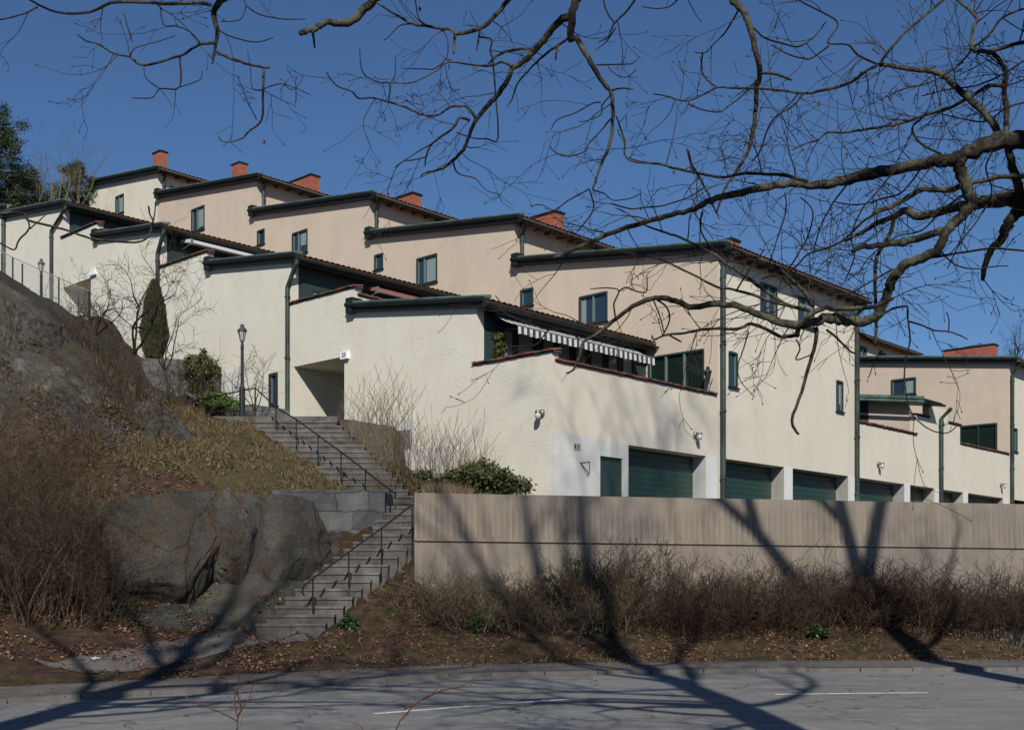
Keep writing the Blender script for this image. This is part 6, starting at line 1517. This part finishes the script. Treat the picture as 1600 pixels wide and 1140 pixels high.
evergreen('evergreen_bush', (q_.x, q_.y, .9), (q_.x, q_.y, q_.z + .05), (.9, .3, .4), 600, .06, 66, 'dark leafy climber among the bushes at the wall, left of centre', 'leaf_evergreen', stems=10)
# pine at the upper left
def pine(base, h, seed, label, wdt, n_l, name='pine_tree', m='needle', z0=.25):
    rng = random.Random(seed); b = Vector(base); root = empty(name, b); tag(root, label, 'pine'); tr = MB(b); tr.tube([b - Vector((0, 0, 1)), b + Vector((.1, 0, h * .5)), b + Vector((0, 0, h * .97))], [.3, .2, .05], 8); tr.build('trunk', M['oak_bark'], root, smooth=True)
    br = MB(b); nd = MB(b)
    for i in range(n_l):
        f = z0 + (1 - z0) * rng.random(); an = rng.uniform(0, 6.28); L = wdt * (1.05 - f) ** .5 * rng.uniform(.5, 1.1); s = b + Vector((0, 0, h * f)); e_ = s + Vector((math.cos(an) * L, math.sin(an) * L, L * rng.uniform(-.05, .35))); br.tube([s, s.lerp(e_, .5) + Vector((0, 0, .12)), e_], [.06, .04, .015], 4, cap=False)
        for j in range(7):
            c = s.lerp(e_, rng.uniform(.4, 1.05)) + rvec(rng) * .3
            for k_ in range(46):
                d = rvec(rng); d.z = abs(d.z) * .7 + .1; p = c + rvec(rng) * rng.random() * .34; d.normalize(); sd = d.cross(rvec(rng)).normalized() * .022; nd.add([p - sd, p + sd, p + d * rng.uniform(.14, .28)], [(0, 1, 2)])
    br.build('branches', M['oak_bark'], root); nd.build('needles', M[m], root)
p = P(-25, 330, 58); pine((p.x, p.y, p.z - 5), P(0, 178, 58).z - p.z + 5, 71, 'dark pine rising behind the topmost house at the left edge', 4.6, 120, z0=.3)
p = P(118, 330, 66); pine((p.x, p.y, p.z - 4), P(0, 266, 66).z - p.z + 4, 72, 'low dark pine behind the bare birches, left of the topmost house', 3.6, 60, z0=.3)
p = P(40, 340, 62); pine((p.x, p.y, p.z - 4), P(0, 286, 62).z - p.z + 4, 73, 'shorter dark pine between the tall pine and the bare trees', 3.4, 50, z0=.25)
for i, (x, yt, yb, Z, lb) in enumerate(((88, 228, 325, 60, 'slender bare tree right of the tall pine'), (122, 232, 325, 61, 'slender bare tree just left of the topmost house'), (60, 250, 330, 60, 'thin bare tree in front of the tall pine'))):
    a = P(x, yb, Z); hh = P(x, yt, Z).z - a.z + 2.0; small_tree('bare_tree', (a.x, a.y, a.z - 2.0), hh, 81 + i, lb, .42, 'thicket_pale', stems=4, r0=.07, lev=3, wob=.15, up=.10, kids=(3, 4))
a = P(1590, 555, 105); small_tree('bare_tree', (a.x, a.y, a.z - 3), 6.6, 91, 'distant bare tree beyond the right hand roof', .5, 'twig_bark', stems=6, r0=.1, lev=3, wob=.2, up=.06, kids=(4, 5))
# foreground sapling twigs at the bottom edge
def sapling(px, Z, lines, label):
    b = P(px, 1200, Z); b.z = .0; root = empty('sapling', b); tag(root, label, 'sapling', 'reddish sapling twigs in the foreground'); mb = MB(b); rng = random.Random(px)
    for l_ in lines:
        pts = [P(x, y, Z + rng.uniform(-.05, .05)) for x, y in l_]; mb.tube(pts, [max(.0016, .0045 * (1 - .7 * i / len(pts))) for i in range(len(pts))], 4, cap=False)
        for i in range(1, len(pts)):
            if rng.random() < .8: grow(mb, pts[i], (Vector((rng.uniform(-1, 1), 0, rng.uniform(.1, 1)))).normalized(), rng.uniform(.03, .10), .0016, 1, rng, seg=.02, wob=.3, kids=(1, 2), sides=(3, 3), rmin=.0009)
    mb.build('stems', M['twig_red'], root)
sapling(371, 5.2, [[(368,1500),(369,1300),(370,1200),(370,1140),(372,1118),(378,1108),(390,1090),(395,1070)],[(371,1118),(365,1095),(372,1070),(375,1050)],[(370,1125),(345,1112),(320,1102),(290,1088)],[(378,1108),(372,1085),(355,1065),(340,1060)]], 'thin reddish sapling in front of the road, bottom left')
sapling(612, 5.4, [[(600,1500),(604,1300),(610,1160),(625,1125),(650,1098),(665,1088),(682,1076),(688,1066)],[(660,1092),(690,1078),(720,1072),(735,1072)],[(650,1098),(634,1104),(632,1108)],[(604,1200),(575,1150),(562,1132)]], 'thin arching reddish twig in front of the centre line')

# ---------------- ground cover
rng = random.Random(123)
def visible_spot(px, py): return on_hill(px, py)
lt = MB()
def litter(n, reg, size=.085):
    x0, x1, y0, y1 = reg
    for _ in range(n):
        x, y = rng.uniform(x0, x1), rng.uniform(y0, y1); h = H(x, y)
        if h is None: continue
        if stair_z(x, y) is not None and rng.random() < .97: continue
        if fbm(x * .8, y * .8, 9) < rng.uniform(-.35, .2): continue
        p = Vector((x, y, h + rng.uniform(.005, .04))); s = size * rng.uniform(.45, 1.2); a = Vector((rng.uniform(-1, 1), rng.uniform(-1, 1), rng.uniform(-.5, .6))).normalized(); b = a.cross(Vector((rng.uniform(-.5, .5), rng.uniform(-.5, .5), 1))).normalized()
        lt.add([p, p + a * s * .5 + b * s * .35, p + a * s, p + a * s * .5 - b * s * .3 + Vector((0, 0, s * .15))], [(0, 1, 2, 3)])
litter(36000, (-10, 13, 19.3, 24.5), .068); litter(3500, (-14, -4, 18, 23)); litter(7000, (-13, -6.5, 24.3, 28.5)); litter(2500, (-14, -4, 22, 33))
tag(lt.build('leaf_litter', M['leaf_litter']), 'brown fallen leaves scattered over the bank and slope', 'leaves', kind='stuff')
gm = MB()
def tufts(n, reg, h0=.14, dens=lambda x, y: 1.0, lean=.5):
    x0, x1, y0, y1 = reg
    for _ in range(n):
        x, y = rng.uniform(x0, x1), rng.uniform(y0, y1); h = H(x, y)
        if h is None or rng.random() > dens(x, y) or stair_z(x, y) is not None: continue
        for k_ in range(5):
            p = Vector((x + rng.uniform(-.05, .05), y + rng.uniform(-.05, .05), h - .02)); L = h0 * rng.uniform(.6, 1.5); d = Vector((rng.uniform(-lean, lean), rng.uniform(-lean, lean) - .15, 1)).normalized(); sd = Vector((rng.uniform(-1, 1), rng.uniform(-1, 1), 0)).normalized() * .008
            m_ = p + d * L * .6; e_ = m_ + (d + Vector((rng.uniform(-.5, .5), rng.uniform(-.5, .5), -.5))).normalized() * L * .5; gm.add([p - sd, p + sd, m_ + sd * .7, m_ - sd * .7, e_], [(0, 1, 2, 3), (3, 2, 4)])
tufts(7000, (-9.0, -3.4, 26.1, 32.3), .13, lambda x, y: .9 if fbm(x * 1.1, y * 1.1, 4) > .08 else .10)
lt = MB(); litter(3500, (-9.2, -4.2, 26.1, 32.3), .075); tag(lt.build('leaf_litter', M['leaf_litter']), 'brown fallen leaves between the grass tufts beside the upper stairs', 'leaves', kind='stuff')
tufts(1800, (-3.6, 14, 20.6, 24.0), .10, lambda x, y: .5 if fbm(x, y, 4) > 0 else .1); tufts(1500, (-4.4, -2.6, 26.4, 29.2), .2)
tufts(2500, (-13, -8, 24, 33), .16, lambda x, y: .8 if fbm(x * .6, y * .6, 8) > .1 else .05)
bedr = random.Random(8)
for _ in range(2600):
    u, v_ = bedr.random(), bedr.random() ** 1.5; u *= .35; a = Vector((-1.9, 24.6)).lerp(Vector((1.1, 25.0)), u); b = Vector((-2.5, 33)).lerp(Vector((1.05, 30.0)), u); q_ = a.lerp(b, v_); p = Vector((q_.x, q_.y, bed_z(q_.x, q_.y) + v_ * (.6 * (1 - u) + .2))); L = bedr.uniform(.15, .4)
    d = Vector((bedr.uniform(-.4, .4), bedr.uniform(-.4, .4), 1)).normalized(); sd = Vector((.008, 0, 0)); gm.add([p - sd, p + sd, p + d * L], [(0, 1, 2)])
tag(gm.build('dry_grass', M['dry_grass']), 'dry straw-coloured grass tufts on the slope beside the stairs', 'grass', kind='stuff')
# leaves blown on to the pavement, and a scrap of litter
lp = MB(); 
for _ in range(1500):
    i = rng.randint(6, len(KL) - 10); d = (rng.random() ** 1.6) * 2.0; off = d if rng.random() < .35 else SWK + .2 - d * .6; a = offs(KL, off)[i] if False else None
KO = {d: offs(KL, d) for d in (-.5, -.2, .2, .5, .9, 1.3, 1.6, 1.8, 1.95)}
for _ in range(1400):
    d = rng.choice([-.2, .2, .2, .5, .9, 1.3, 1.6, 1.6, 1.8, 1.8, 1.95, 1.95, 1.95]); i = rng.randint(6, len(KL) - 8); p2 = KO[d][i].lerp(KO[d][i + 1], rng.random()) + Vector((rng.uniform(-.2, .2), rng.uniform(-.2, .2))); z = .088 if d > .1 else .012
    p = Vector((p2.x, p2.y, z)); s = rng.uniform(.03, .08); a = Vector((rng.uniform(-1, 1), rng.uniform(-1, 1), .1)).normalized(); b = Vector((-a.y, a.x, .1)); lp.add([p, p + a * s * .5 + b * s * .3, p + a * s, p + a * s * .5 - b * s * .3], [(0, 1, 2, 3)])
tag(lp.build('leaf_litter', M['leaf_litter']), 'scattered dry leaves along the kerb and pavement', 'leaves', kind='stuff')
q_ = on_hill(150, 1033) or P(150, 1033, 19.6); mb = MB(q_); vs = []
for i in range(7):
    for j in range(4): vs.append((q_.x + .024 * i - .1, q_.y + .02 * j, q_.z + .03 + .01 * math.sin(i * 1.7 + j) + .01 * j))
mb.add(vs, [(i * 4 + j, (i + 1) * 4 + j, (i + 1) * 4 + j + 1, i * 4 + j + 1) for i in range(6) for j in range(3)]); o = mb.build('litter_scrap', mat('scrap_grey', (.4, .42, .45), .7)); o.location = q_; tag(o, 'crumpled pale scrap of litter on the leaves beside the pavement, lower left', 'litter')
